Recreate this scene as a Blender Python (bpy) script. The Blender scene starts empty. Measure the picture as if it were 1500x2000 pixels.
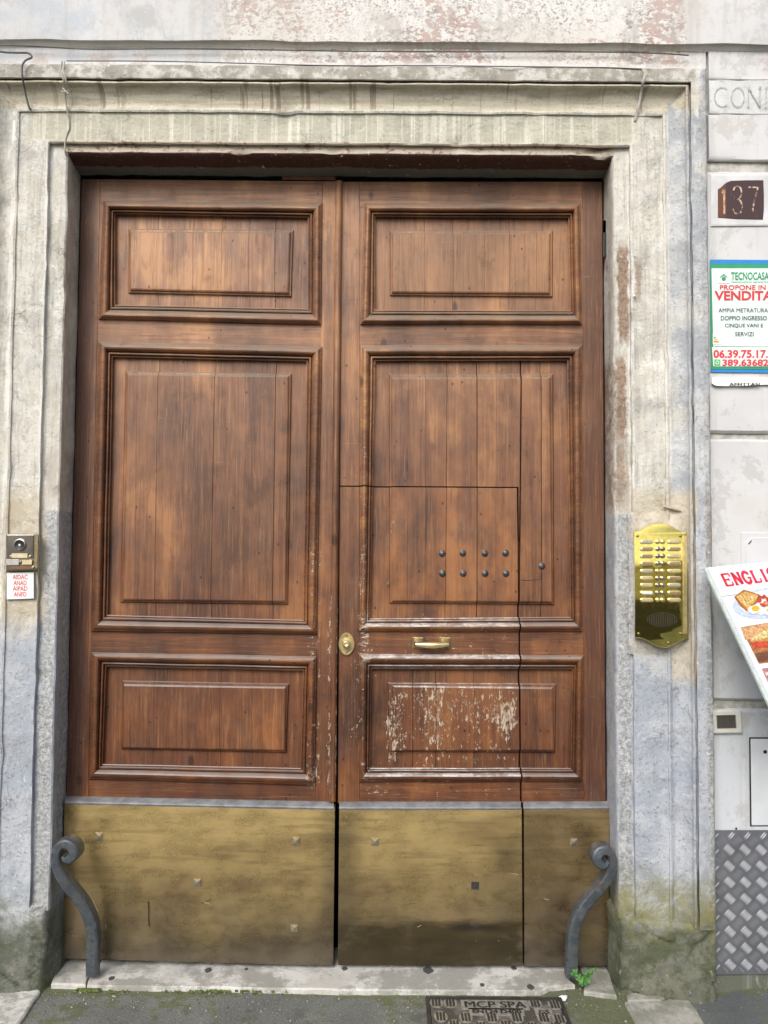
import bpy, bmesh, math, random
from mathutils import Vector, noise, Matrix
random.seed(7)
sc = bpy.context.scene
C = bpy.data.collections.new('scene_collection'); sc.collection.children.link(C)

# ---------------------------------------------------------------- camera
FPX = 1500.0
PITCH = math.radians(2.45); ROLL = 0.0064
CAM = Vector((0.0, -3.06, 1.67))
_F = Vector((0, math.cos(PITCH), math.sin(PITCH)))
_U0 = Vector((0, -math.sin(PITCH), math.cos(PITCH))); _R0 = Vector((1, 0, 0))
_R = (_R0*math.cos(ROLL) + _U0*math.sin(ROLL)); _U = (_U0*math.cos(ROLL) - _R0*math.sin(ROLL))
cd = bpy.data.cameras.new('camera'); cam = bpy.data.objects.new('camera', cd); C.objects.link(cam)
cd.sensor_fit = 'VERTICAL'; cd.sensor_height = 36; cd.lens = 27; cd.clip_start = .05; cd.clip_end = 400
mw = Matrix((( _R.x, _U.x, -_F.x, CAM.x), (_R.y, _U.y, -_F.y, CAM.y), (_R.z, _U.z, -_F.z, CAM.z), (0, 0, 0, 1)))
cam.matrix_world = mw
sc.camera = cam
# ---------------------------------------------------------------- world, sun, exposure
SUN_EL, SUN_AZ = math.radians(38), math.radians(200)      # high, from the street side, a little from the left
w = bpy.data.worlds.new('World'); sc.world = w; w.use_nodes = True
wn = w.node_tree
bg = wn.nodes['Background']; bg.inputs['Strength'].default_value = .13
sky = wn.nodes.new('ShaderNodeTexSky'); sky.sky_type = 'NISHITA'; sky.sun_disc = False
sky.sun_elevation = SUN_EL; sky.sun_rotation = SUN_AZ; sky.dust_density = 4.0; sky.air_density = 1.0; sky.ozone_density = 1.0
hs = wn.nodes.new('ShaderNodeHueSaturation'); hs.inputs['Saturation'].default_value = .38   # overcast: thin cloud greys the blue
wn.links.new(sky.outputs[0], hs.inputs['Color']); wn.links.new(hs.outputs[0], bg.inputs['Color'])
sd = bpy.data.lights.new('sun', 'SUN'); sd.energy = 1.5; sd.angle = math.radians(35); sd.color = (1, .955, .88)
so = bpy.data.objects.new('sun', sd); C.objects.link(so)
sdir = Vector((math.cos(SUN_EL)*math.sin(SUN_AZ), math.cos(SUN_EL)*math.cos(SUN_AZ), math.sin(SUN_EL)))
so.rotation_euler = sdir.to_track_quat('Z', 'Y').to_euler(); so.location = (0, -5, 12)
sc.view_settings.view_transform = 'Standard'; sc.view_settings.look = 'None'
sc.view_settings.exposure = 0.36; sc.view_settings.gamma = 1
sc.view_settings.use_curve_mapping = False
sc.render.engine = 'CYCLES'; sc.cycles.max_bounces = 8; sc.cycles.diffuse_bounces = 5
sc.cycles.caustics_reflective = False; sc.cycles.caustics_refractive = False

# ---------------------------------------------------------------- geometry helpers
def ray(px, py): return _F + _R*((px-750)/FPX) + _U*((1000-py)/FPX)
def at(px, py, Y=0.0):
    d = ray(px, py); return CAM + d*((Y-CAM.y)/d.y)
def atz(px, py, z=0.0):
    d = ray(px, py); return CAM + d*((z-CAM.z)/d.z)
def lerp(a, b, t): return a+(b-a)*t
def lq(q, r, t): return [(lerp(a[0], b[0], t), lerp(a[1], b[1], t)) for a, b in zip(q, r)]
def inset(q, dx, dy=None):
    dy = dx if dy is None else dy
    (a, b, c, d) = q
    return [(a[0]+dx, a[1]+dy), (b[0]-dx, b[1]+dy), (c[0]-dx, c[1]-dy), (d[0]+dx, d[1]-dy)]

def wpos(o):
    v = Vector((0, 0, 0))
    while o: v += o.location; o = o.parent
    return v
def link(name, me, mat, parent=None, smooth=None):
    if mat: me.materials.append(mat)
    if parent is not None: me.transform(Matrix.Translation(-wpos(parent)))
    o = bpy.data.objects.new(name, me); C.objects.link(o)
    if parent is not None: o.parent = parent
    if smooth is not None:
        for p in me.polygons: p.use_smooth = True
        me.set_sharp_from_angle(angle=math.radians(smooth))
    return o
class MB:
    def __init__(s): s.v = []; s.f = []
    def add(s, vs, fs):
        n = len(s.v); s.v += [Vector(v) for v in vs]; s.f += [[i+n for i in f] for f in fs]; return s
    def box(s, a, b):
        (x0, y0, z0), (x1, y1, z1) = a, b
        return s.add([(x0,y0,z0),(x1,y0,z0),(x1,y1,z0),(x0,y1,z0),(x0,y0,z1),(x1,y0,z1),(x1,y1,z1),(x0,y1,z1)],
                     [(0,3,2,1),(4,5,6,7),(0,1,5,4),(1,2,6,5),(2,3,7,6),(3,0,4,7)])
    def rings(s, rs, cap0=True, cap1=True, closed=True):
        n = len(s.v); k = len(rs[0])
        for r in rs: s.v += [Vector(p) for p in r]
        for i in range(len(rs)-1):
            for j in range(k if closed else k-1):
                a = n+i*k+j; b = n+i*k+(j+1) % k
                s.f.append([a, b, b+k, a+k])
        if cap0: s.f.append([n+j for j in range(k)][::-1])
        if cap1: s.f.append([n+(len(rs)-1)*k+j for j in range(k)])
        return s
    def tube(s, pts, r, k=8):
        rs = []; m = len(pts); pts = [Vector(p) for p in pts]
        for i, p in enumerate(pts):
            t = (pts[min(i+1, m-1)]-pts[max(i-1, 0)]).normalized()
            u = t.cross(Vector((0, 1, 0.13))).normalized(); v = t.cross(u)
            rr = r[i] if isinstance(r, (list, tuple)) else r
            rs.append([p+(u*math.cos(2*math.pi*j/k)+v*math.sin(2*math.pi*j/k))*rr for j in range(k)])
        return s.rings(rs)
    def me(s, name='mesh'):
        m = bpy.data.meshes.new(name); m.from_pydata([tuple(v) for v in s.v], [], s.f)
        bm = bmesh.new(); bm.from_mesh(m); bmesh.ops.recalc_face_normals(bm, faces=bm.faces); bm.to_mesh(m); bm.free()
        return m
    def bm(s):
        m = s.me(); b = bmesh.new(); b.from_mesh(m); bpy.data.meshes.remove(m); return b
    def build(s, name, mat, parent=None, smooth=None): return link(name, s.me(name), mat, parent, smooth)

def slab(q, Yf, Yb, bev=1.5, bd=.0015):
    """a board or plate seen face-on: front quad in photo pixels at Yf, chamfered, back at Yb"""
    m = MB()
    f = inset(q, bev)
    m.rings([[at(*p, Yb) for p in q], [at(*p, Yf+bd) for p in q], [at(*p, Yf) for p in f]]); return m
def ringpath(q, Y, n):
    out = []
    for k in range(4):
        a, b = q[k], q[(k+1) % 4]
        for i in range(n): out.append(at(lerp(a[0], b[0], i/n), lerp(a[1], b[1], i/n), Y))
    return out
def wob(b, amp, sc_=6.0, seed=0.0):
    for v in b.verts:
        c = v.co
        v.co = c + Vector((noise.noise(Vector((c.x*sc_*.6+seed, 3, c.z*sc_*.6))), noise.noise(Vector((c.x*sc_, 9+seed, c.z*sc_))), noise.noise(Vector((c.x*sc_*.6, 17+seed, c.z*sc_*.6)))))*amp
def clip(b, p0, p1, keep, gap=0.0):
    """keep one side of the plane through pixel points p0,p1 (square to the door face); keep=+1 keeps right of / above it"""
    A, B = at(*p0), at(*p1); t = (B-A).normalized(); n = Vector((-t.z, 0, t.x))
    if abs(t.z) > abs(t.x): n = n if n.x > 0 else -n
    else: n = n if n.z > 0 else -n
    n = n*keep
    r = bmesh.ops.bisect_plane(b, geom=b.verts[:]+b.edges[:]+b.faces[:], plane_co=A+n*gap, plane_no=-n, clear_outer=True, dist=1e-6)
    e = [g for g in r['geom_cut'] if isinstance(g, bmesh.types.BMEdge)]
    if e:
        try: bmesh.ops.edgenet_fill(b, edges=e)
        except Exception: pass
    return b
def bm2me(b, name='mesh'):
    bmesh.ops.recalc_face_normals(b, faces=b.faces)
    m = bpy.data.meshes.new(name); b.to_mesh(m); b.free(); return m
def join_bm(bs):
    out = bmesh.new()
    for b in bs:
        m = bm2me(b); out.from_mesh(m); bpy.data.meshes.remove(m)
    return out

def thing(name, label, cat, loc=(0, 0, 0), group=None):
    o = bpy.data.objects.new(name, None); C.objects.link(o); o.location = loc; o.empty_display_size = .1
    o['label'] = label; o['category'] = cat
    if group: o['group'] = group
    return o
def tag(o, label, cat, group=None, kind=None):
    o['label'] = label; o['category'] = cat
    if group: o['group'] = group
    if kind: o['kind'] = kind
    return o

# ---------------------------------------------------------------- material helpers
class Mat:
    def __init__(s, name):
        s.m = bpy.data.materials.new(name); s.m.use_nodes = True; s.t = s.m.node_tree; s.b = s.t.nodes['Principled BSDF']
        g = s.n('ShaderNodeNewGeometry'); s.P = g.outputs['Position']; s.N = g.outputs['Normal']
        sp = s.n('ShaderNodeSeparateXYZ'); s.lk(s.P, sp.inputs[0]); s.X, s.Y, s.Z = sp.outputs
        s.rnd = s.n('ShaderNodeObjectInfo').outputs['Random']
    def n(s, t): return s.t.nodes.new(t)
    def lk(s, a, i):
        if isinstance(a, bpy.types.NodeSocket): s.t.links.new(a, i)
        elif isinstance(a, (tuple, list)): i.default_value = (*a, 1) if len(i.default_value) == 4 and len(a) == 3 else a
        else: i.default_value = a
    def ma(s, op, a, b=0.0, c=0.0, clamp=False):
        x = s.n('ShaderNodeMath'); x.operation = op; x.use_clamp = clamp
        s.lk(a, x.inputs[0]); s.lk(b, x.inputs[1]); s.lk(c, x.inputs[2]); return x.outputs[0]
    def add(s, a, b): return s.ma('ADD', a, b)
    def mul(s, a, b): return s.ma('MULTIPLY', a, b)
    def vec(s, sx, sy, sz, off=None):
        x = s.n('ShaderNodeVectorMath'); x.operation = 'MULTIPLY'; s.lk(s.P, x.inputs[0]); x.inputs[1].default_value = (sx, sy, sz)
        o = x.outputs[0]
        if off is not None:
            y = s.n('ShaderNodeVectorMath'); y.operation = 'ADD'; s.lk(o, y.inputs[0]); s.lk(off, y.inputs[1]); o = y.outputs[0]
        return o
    def rvec(s, k=37.0):
        c = s.n('ShaderNodeCombineXYZ'); r = s.mul(s.rnd, k)
        for i in range(3): s.lk(r, c.inputs[i])
        return c.outputs[0]
    def noise(s, vec, scale=1.0, detail=4.0, rough=.55, dist=0.0):
        x = s.n('ShaderNodeTexNoise'); s.lk(vec, x.inputs['Vector']); x.inputs['Scale'].default_value = scale
        x.inputs['Detail'].default_value = detail; x.inputs['Roughness'].default_value = rough; x.inputs['Distortion'].default_value = dist
        return x.outputs[0]
    def vor(s, vec, scale, feat='F1'):
        x = s.n('ShaderNodeTexVoronoi'); x.feature = feat; s.lk(vec, x.inputs['Vector']); x.inputs['Scale'].default_value = scale; return x.outputs['Distance']
    def mr(s, v, a, b, c=0.0, d=1.0):
        x = s.n('ShaderNodeMapRange'); x.interpolation_type = 'SMOOTHSTEP'; x.clamp = True
        for i, q in enumerate((v, a, b, c, d)): s.lk(q, x.inputs[i])
        return x.outputs[0]
    def mix(s, f, a, b, bt='MIX'):
        x = s.n('ShaderNodeMix'); x.data_type = 'RGBA'; x.blend_type = bt
        s.lk(f, x.inputs[0]); s.lk(a, x.inputs[6]); s.lk(b, x.inputs[7]); return x.outputs[2]
    def box(s, px0, px1, py0, py1, Y=-.16, sx=.02, sz=.02, wobn=None):
        a, b = at(px0, (py0+py1)/2, Y).x, at(px1, (py0+py1)/2, Y).x
        t, u = at((px0+px1)/2, py0, Y).z, at((px0+px1)/2, py1, Y).z
        X, Z = s.X, s.Z
        if wobn is not None: X = s.add(X, wobn); Z = s.add(Z, wobn)
        m = s.mul(s.mr(X, a-sx, a+sx), s.mr(X, b-sx, b+sx, 1, 0))
        return s.mul(m, s.mul(s.mr(Z, u-sz, u+sz), s.mr(Z, t-sz, t+sz, 1, 0)))
    def bump(s, h, strength=.5, dist=.002):
        x = s.n('ShaderNodeBump'); x.inputs['Strength'].default_value = strength; x.inputs['Distance'].default_value = dist
        s.lk(h, x.inputs['Height'])
        if s.b.inputs['Normal'].is_linked: s.lk(s.b.inputs['Normal'].links[0].from_socket, x.inputs['Normal'])
        s.lk(x.outputs[0], s.b.inputs['Normal'])
    def out(s, col=None, rough=None, metal=None, spec=None):
        if col is not None: s.lk(col, s.b.inputs['Base Color'])
        if rough is not None: s.lk(rough, s.b.inputs['Roughness'])
        if metal is not None: s.lk(metal, s.b.inputs['Metallic'])
        if spec is not None: s.lk(spec, s.b.inputs['Specular IOR Level'])
        return s.m
    def sub1(s, v, c, k):   # centred noise: (v-c)*k
        return s.mul(s.add(v, -c), k)
def plain(name, col, rough=.5, metal=0.0, var=.12, scale=60, bump=.15):
    m = Mat(name); n = m.noise(m.P, scale, 4)
    c = m.mix(m.mr(n, .3, .7), tuple(x*(1-var) for x in col), tuple(min(1, x*(1+var)) for x in col))
    m.bump(n, bump, .001)
    return m.out(c, rough, metal)

# ---- wood
def wood(name, axis, light=1.0):
    m = Mat(name); off = m.rvec()
    def st(a, b):  # stretch along the grain
        return m.vec(a, a*.6, b, off) if axis == 'Z' else m.vec(b, a*.6, a, off)
    warp = m.noise(m.vec(2.2, 1, 1.1, off), 1, 3)
    grain = m.noise(st(85, 2.6), 1, 6, .72, 1.6)
    fine = m.noise(st(190, 7), 1, 4, .7, .5)
    band = m.noise(st(22, .8), 1, 4, .6, 1.0)
    patch = m.noise(m.vec(5, 3, 2.6), 1, 5, .6)
    blot = m.noise(m.vec(11, 3, 9), 1, 5, .65)
    ht = m.mr(m.Z, .6, 3.0)                       # the stain has faded and bleached higher up, it is red and dark low down
    off0 = None
    dark = m.mix(ht, (.062, .026, .016), (.135, .066, .041))
    mid = m.mix(ht, (.128, .046, .021), (.235, .112, .060))
    orange = m.mix(ht, (.26, .100, .034), (.46, .235, .108))
    patch2 = m.noise(m.vec(1.9, 1, 1.5), 1, 4, .6)
    t = m.add(m.add(m.mul(band, .25), m.add(m.mul(patch, .50), m.mul(patch2, .50))), m.sub1(m.rnd, .5, .045))
    t = m.add(m.mul(m.add(t, -.625), 1.6), .60)
    c = m.mix(m.mr(t, .44, .62), dark, mid)
    c = m.mix(m.mul(m.mr(t, .60, .80), .95), c, orange)
    glow = m.mr(m.noise(m.vec(3.3, 2, 2.4), 1, 5, .65, .4), .48, .66)
    c = m.mix(m.mul(glow, m.mr(m.X, -.25, .15, .45, 1.0)), c, m.mix(.55, c, orange))
    if axis == 'Z': c = m.mix(m.box(700, 1140, 440, 600, 0, .2, .12), c, m.mix(.45, c, (.34, .180, .085)))
    # left stile of the left leaf keeps its old purple brown stain
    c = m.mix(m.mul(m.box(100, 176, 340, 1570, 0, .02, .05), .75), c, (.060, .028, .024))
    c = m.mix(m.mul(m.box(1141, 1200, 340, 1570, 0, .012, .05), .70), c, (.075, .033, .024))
    c = m.mix(m.mr(grain, .50, .64), c, m.mix(.34, c, (.035, .014, .008)))
    c = m.mix(m.mr(grain, .46, .34), c, m.mix(.22, c, (.55, .30, .15)))
    c = m.mix(m.mul(m.mr(fine, .53, .66), .26), c, m.mix(.5, c, (.42, .24, .13)))
    c = m.mix(m.mul(m.mr(blot, .56, .70), .36), c, (.046, .027, .021))
    og = m.mul(m.box(760, 1010, 960, 1180, 0, .06, .08), m.mr(patch, .40, .60)); c = m.mix(m.mul(og, .45), c, (.36, .145, .050))
    # grey bleached weathering
    gy = m.noise(m.vec(8, 3, 5), 1, 7, .75)
    c = m.mix(m.mul(m.mr(gy, .50, .70), .34), c, (.120, .092, .077))
    # knots
    kn = m.vor(m.vec(5.5, 2, 3.0, off), 1.0)
    c = m.mix(m.mr(kn, .045, .10, .75, 0), c, (.03, .014, .010))
    # worn through to pale undercoat round the wicket and along the meeting stiles
    fl = m.noise(st(120, 26), 1, 6, .7, .6); fl2 = m.noise(m.vec(62, 30, 48), 1, 6, .75); fl3 = m.noise(m.vec(6, 4, 5), 1, 3, .5)
    wb = m.sub1(m.noise(m.vec(15, 8, 11), 1, 5, .7), .5, .16)
    z1 = m.box(755, 1008, 1340, 1480, 0, .03, .03, wb)
    z1a = m.box(758, 780, 1345, 1478, 0, .014, .04, wb); z1b = m.box(975, 1010, 1375, 1440, 0, .03, .04, wb)
    z1c = m.box(842, 858, 1350, 1475, 0, .014, .05, wb)
    z2 = m.box(672, 728, 1270, 1500, 0, .03, .10, wb); z3 = m.mul(m.box(640, 662, 1150, 1570, 0, .010, .15, m.mul(wb, .25)), m.mr(m.Y, -.021, -.018))
    z4 = m.box(700, 1012, 1480, 1575, 0, .03, .01); z5 = m.box(700, 1012, 1195, 1300, 0, .03, .01)
    z6 = m.box(700, 722, 840, 1250, 0, .008, .06); z7 = m.box(600, 628, 960, 1540, 0, .008, .1)
    z8 = m.box(170, 640, 1490, 1565, 0, .03, .01); z9 = m.box(755, 775, 930, 1180, 0, .006, .04); z10 = m.box(1020, 1190, 1490, 1565, 0, .03, .01)
    th = m.ma('MULTIPLY_ADD', z1, .118, .010)
    for z, k in ((z1a, .045), (z1b, .07), (z1c, .03), (z2, .09), (z3, .15), (z4, .085), (z5, .08), (z6, .11), (z7, .10), (z8, .035), (z9, .08), (z10, .06)):
        th = m.ma('MULTIPLY_ADD', z, k, th)
    lim = m.ma('SUBTRACT', .665, m.mul(th, 1.0))
    sel = m.add(m.mul(fl, .40), m.add(m.mul(fl2, .45), m.mul(fl3, .15)))
    pm = m.mul(m.mr(sel, lim, m.add(lim, .030)), m.mr(th, .01, .05))
    pale = m.mix(m.mr(fl, .4, .62), (.25, .18, .125), (.54, .45, .35))
    c = m.mix(m.mul(pm, .92), c, pale)
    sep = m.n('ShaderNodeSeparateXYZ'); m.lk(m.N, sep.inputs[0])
    upface = m.mul(m.mr(sep.outputs[2], .20, .6), m.mr(m.noise(m.vec(14, 8, 8), 1, 4), .25, .6, .55, .9))  # grey mixed in on upward-facing surfaces
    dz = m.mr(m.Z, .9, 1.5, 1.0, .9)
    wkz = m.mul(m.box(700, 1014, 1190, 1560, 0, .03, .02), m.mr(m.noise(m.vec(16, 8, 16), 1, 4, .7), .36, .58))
    c = m.mix(m.mul(upface, dz), c, m.mix(m.mr(m.Z, .8, 2.6), (.29, .25, .235), (.22, .19, .15)))
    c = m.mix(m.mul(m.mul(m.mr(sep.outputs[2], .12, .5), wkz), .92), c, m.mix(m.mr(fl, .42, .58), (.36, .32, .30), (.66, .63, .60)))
    # lighter scuffs and pin holes
    sc1 = m.noise(m.vec(9, 5, 160, off), 1, 2, .5, .3)
    c = m.mix(m.mul(m.mr(sc1, .72, .80), .3), c, (.36, .25, .18))
    pin = m.vor(m.vec(1, 1, .7, off), 23)
    c = m.mix(m.mul(m.mr(pin, .05, .12, 1, 0), m.mr(m.noise(m.P, 9, 2), .46, .54, 0, .85)), c, (.018, .009, .006))
    m.bump(m.add(m.add(m.mul(grain, .6), m.mul(fine, .3)), m.mul(pm, -.7)), .45, .0016)
    m.bump(m.noise(m.vec(9, 6, 5), 1, 2), .35, .004)
    r = m.add(m.mr(grain, .3, .7, .40, .56), m.mul(pm, .3))
    r = m.add(r, m.sub1(blot, .5, .35))
    return m.out(c, r, 0.0, .42)
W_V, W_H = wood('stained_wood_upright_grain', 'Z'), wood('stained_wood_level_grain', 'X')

# ---- surround stone
def stone(name, base=0):
    m = Mat(name)
    n1 = m.noise(m.P, 2.6, 5, .6); n2 = m.noise(m.P, 16, 6, .7); n3 = m.noise(m.P, 90, 5, .7); n4 = m.noise(m.P, 6.5, 6, .72, .4)
    pz = lambda y, Y=-.16: at(750, y, Y).z
    px = lambda x, Y=-.16: at(x, 700, Y).x
    c = m.mix(m.mr(n1, .35, .65), (.62, .59, .52), (.52, .50, .45))
    c = m.mix(m.mr(n2, .42, .62), c, m.mix(.6, c, (.72, .715, .67)))
    c = m.mix(m.mul(m.mr(n4, .52, .64), .5), c, (.45, .45, .45))
    vs = m.noise(m.vec(45, 6, 1.6), 1, 4, .6, .3)          # rain streaks
    c = m.mix(m.mul(m.mr(vs, .50, .66), .45), c, (.43, .405, .35))
    c = m.mix(m.mul(m.mr(vs, .33, .45, 1, 0), .5), c, (.72, .70, .63))
    # lost skin: crisp edged patches, darker beneath; limewash scabs
    fk = m.noise(m.P, 7.5, 9, .78, .25); fk2 = m.noise(m.vec(13, 10, 8), 1, 9, .8, .2)
    c = m.mix(m.mul(m.mr(fk, .56, .60), .34), c, (.40, .37, .32)); c = m.mix(m.mul(m.mr(fk2, .555, .585), .5), c, (.74, .735, .70))
    sx3 = m.noise(m.vec(42, 20, 3), 1, 6, .72)
    c = m.mix(m.mul(m.mr(sx3, .53, .64), .42), c, (.27, .26, .24))
    for (a_, b_) in ((1229, 1236), (1296, 1306), (1346, 1357), (83, 89), (15, 25)):
        ar = m.mul(m.mul(m.mr(m.X, px(a_)-.002, px(a_)), m.mr(m.X, px(b_), px(b_)+.002, 1, 0)), m.mr(m.noise(m.vec(60, 20, 7), 1, 5, .7), .40, .55))
        c = m.mix(m.mul(m.mul(ar, m.mr(m.Z, pz(230), pz(222), 1, 0)), .75), c, (.76, .75, .72))
    # lintel fascia: green grey with pale drips
    lf = m.box(60, 1245, 226, 280, -.16, .02, .008)
    st = m.noise(m.vec(62, 3, .9), 1, 3, .6); st2 = m.noise(m.vec(17, 3, .5), 1, 2, .5)
    cg = m.mix(m.mr(m.noise(m.vec(8, 3, 60), 1, 3), .4, .65), (.475, .46, .37), (.55, .53, .43))
    cg = m.mix(m.mul(m.mr(st, .52, .60), .85), cg, (.74, .72, .62)); cg = m.mix(m.mul(m.mr(st2, .42, .60, 1, 0), .35), cg, (.40, .39, .31))
    c = m.mix(m.mul(lf, .85), c, cg)
    # cove: ochre grime, brown runs
    cv = m.box(-60, 1345, 164, 212, -.19, .02, .008)
    cc = m.mix(m.mr(m.noise(m.vec(5, 3, 70), 1, 3), .4, .6), (.47, .425, .325), (.60, .56, .45))
    rn = m.noise(m.vec(34, 3, .7), 1, 3, .6)
    cc = m.mix(m.mul(m.mul(m.mr(rn, .585, .64), .75), m.mr(m.noise(m.vec(3, 1, 1), 1, 2), .40, .55, .25, 1)), cc, (.175, .120, .080))
    c = m.mix(m.mul(cv, .85), c, cc)
    # top band: grey brown
    tb = m.box(-60, 1356, 126, 157, -.22, .02, .006)
    ct = m.mix(m.mr(n2, .45, .60), (.285, .268, .235), (.56, .545, .51))
    c = m.mix(m.mul(tb, .85), c, ct)
    # rusty lip and the red painted soffit
    lip = m.box(125, 1200, 283, 303, -.15, .015, .004)
    c = m.mix(m.mul(lip, .8), c, m.mix(m.mr(m.noise(m.vec(30, 9, 50), 1, 5, .7), .55, .62), (.62, .53, .42), (.26, .14, .095)))
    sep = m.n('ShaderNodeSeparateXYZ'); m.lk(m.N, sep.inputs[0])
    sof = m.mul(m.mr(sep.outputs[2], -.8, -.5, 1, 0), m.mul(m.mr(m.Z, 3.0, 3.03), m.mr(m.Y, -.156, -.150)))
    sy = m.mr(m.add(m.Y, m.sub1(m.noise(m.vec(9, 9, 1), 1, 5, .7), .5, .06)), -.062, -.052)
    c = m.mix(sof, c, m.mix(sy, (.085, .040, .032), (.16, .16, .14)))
    # bluish grey paint low down and on the outer mouldings
    wobz = m.sub1(n4, .5, .7)
    ZW = m.add(m.Z, wobz)
    low = m.mr(ZW, pz(1330), pz(1160), 1, 0)
    ret = m.mul(m.mr(m.Z, pz(1004), pz(998), 1, 0), m.ma('MAXIMUM', m.mul(m.mr(m.X, px(1196)-.03, px(1196)-.02), m.mr(m.X, px(1236), px(1240), 1, 0)), m.mul(m.mr(m.X, px(82), px(86)), m.mr(m.X, px(150), px(155), 1, 0))))
    outr = m.mul(m.mr(m.X, px(1303), px(1312)), m.ma('MAXIMUM', m.mr(m.add(m.Z, m.mul(m.X, 1.0)), pz(200)+px(1307)-.01, pz(200)+px(1307)+.01, 1, 0), m.mul(m.mr(m.X, px(1354), px(1357)), m.mr(m.Z, pz(150), pz(140), 1, 0))))
    outr = m.mul(outr, m.mr(m.add(n1, m.mul(n2, .5)), .80, 1.05, 1.0, .72))
    oup = m.mr(m.Z, pz(1100), pz(900))
    outr = m.mul(outr, m.mr(m.noise(m.P, 5, 7, .7), .40, .50, .35, 1))
    pm = m.ma('MAXIMUM', low, m.ma('MAXIMUM', m.mul(ret, .9), outr))
    peel = m.noise(m.P, 20, 8, .78, .3)
    pm = m.mul(pm, m.mr(m.add(peel, m.mul(m.add(n1, -.5), .6)), .58, .68, 1, .62))
    rgh = m.mr(m.X, px(1204), px(1207)); rgh = m.mul(rgh, m.mr(m.X, px(1228), px(1231), 1, 0))
    rg2 = m.mul(m.mr(m.X, px(1358), px(1361)), m.mr(m.Z, pz(900), pz(1000), .45, 1)); rg3 = m.mul(m.mr(m.X, px(88), px(91)), m.mr(m.X, px(116), px(119), 1, 0))
    rgh = m.ma('MAXIMUM', rgh, m.ma('MAXIMUM', rg2, rg3))
    smooth = m.mix(m.mr(n4, .40, .60), (.36, .40, .475), (.50, .53, .585)); smooth = m.mix(m.mul(oup, .7), smooth, m.mix(m.mr(n4, .42, .58), (.36, .38, .41), (.58, .59, .60))); coarse = m.mix(m.mr(m.noise(m.P, 60, 7, .8), .44, .56), (.27, .285, .31), (.52, .53, .54))
    blue = m.mix(rgh, smooth, coarse)
    blue = m.mix(m.mul(m.mr(n3, .54, .62), m.mr(rgh, 0, 1, .30, .60)), blue, (.21, .225, .25)); blue = m.mix(m.mul(m.mr(fk, .55, .57), .12), blue, (.33, .35, .38)); blue = m.mix(m.mul(m.mr(fk2, .62, .63), .8), blue, (.72, .73, .74))
    c = m.mix(m.mul(m.mr(ZW, pz(1310), pz(1180), 1, 0), .55), c, (.40, .41, .41))
    c = m.mix(m.mul(pm, .88), c, blue)
    # brown scabs on the right inner fascia, below fallen paint
    for (a, b, t, u, k) in ((1208, 1229, 480, 665, 1), (1204, 1224, 695, 860, 1), (1204, 1222, 860, 985, .7), (1238, 1250, 510, 590, .8), (1368, 1384, 780, 830, .6), (1366, 1384, 970, 1100, .45), (1205, 1232, 880, 1000, .45), (88, 112, 880, 960, .35)):
        bm_ = m.box(a, b, t, u, -.16, .006, .03, m.sub1(m.noise(m.vec(60, 20, 24), 1, 5, .7), .5, .05))
        c = m.mix(m.mul(bm_, k), c, m.mix(m.mr(n3, .4, .6), (.235, .165, .120), (.36, .27, .205)))
    # buff cement round the door entry phone and the bell
    cb = m.box(1234, 1350, 960, 1275, -.17, .012, .03, m.sub1(n4, .5, .06))
    cb = m.ma('MAXIMUM', cb, m.mul(m.box(1310, 1352, 1200, 1330, -.17, .01, .03, m.sub1(n4, .5, .05)), .9))
    cb = m.ma('MAXIMUM', cb, m.box(8, 84, 960, 1215, -.17, .01, .05, m.sub1(n4, .5, .08)))
    c = m.mix(m.mul(cb, .85), c, m.mix(m.mr(n2, .4, .6), (.50, .43, .32), (.60, .54, .43)))
    # dark and white speckle
    c = m.mix(m.mul(m.mr(n3, .56, .66), .42), c, (.175, .165, .145))
    wh = m.noise(m.P, 42, 3, .6, .5)
    c = m.mix(m.mul(m.mr(wh, .68, .72), .75), c, (.74, .74, .72))
    dk = m.noise(m.vec(1, 1, .8), 24, 9, .85)
    dz = m.mr(m.Z, pz(800), pz(1100), .25, 1.0)
    c = m.mix(m.mul(m.mul(m.mr(dk, .57, .66), dz), .55), c, (.185, .175, .155))
    # moss and damp at the foot
    mo = m.mul(m.mr(m.add(m.Z, m.sub1(n4, .5, .55)), pz(1800), pz(1660), 1, 0), m.mr(m.X, 0, .1))
    mo = m.ma('MAXIMUM', mo, m.mul(m.mr(m.add(m.Z, m.sub1(n4, .5, .5)), pz(1860), pz(1700), 1, 0), .45))
    mc = m.mix(m.mr(n2, .42, .58), (.185, .17, .035), (.27, .25, .10))
    c = m.mix(m.mul(mo, m.mr(n2, .36, .58, .45, .95)), c, mc)
    gr = m.mr(m.add(m.Z, m.sub1(n4, .5, .25)), pz(1850), pz(1750), 1, 0)
    c = m.mix(m.mul(gr, .88), c, m.mix(m.mr(m.noise(m.P, 9, 9, .82), .44, .56), (.075, .085, .060), (.170, .176, .142)))
    c = m.mix(m.mul(m.mul(gr, m.mr(m.noise(m.P, 11, 5, .7), .52, .64)), .75), c, (.085, .105, .050))
    c = m.mix(m.mul(m.mul(gr, m.mr(m.noise(m.P, 30, 4, .7), .66, .70)), .8), c, (.50, .49, .45))
    # hairline cracks
    wv = m.n('ShaderNodeVectorMath'); wv.operation = 'MULTIPLY_ADD'; nz_ = m.n('ShaderNodeTexNoise'); nz_.inputs['Scale'].default_value = 6; nz_.inputs['Detail'].default_value = 6; m.lk(m.P, nz_.inputs['Vector']); m.lk(nz_.outputs['Color'], wv.inputs[0]); wv.inputs[1].default_value = (.35, .35, .35); m.lk(m.P, wv.inputs[2])
    cr = m.vor(wv.outputs[0], 2.6, 'DISTANCE_TO_EDGE')
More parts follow.
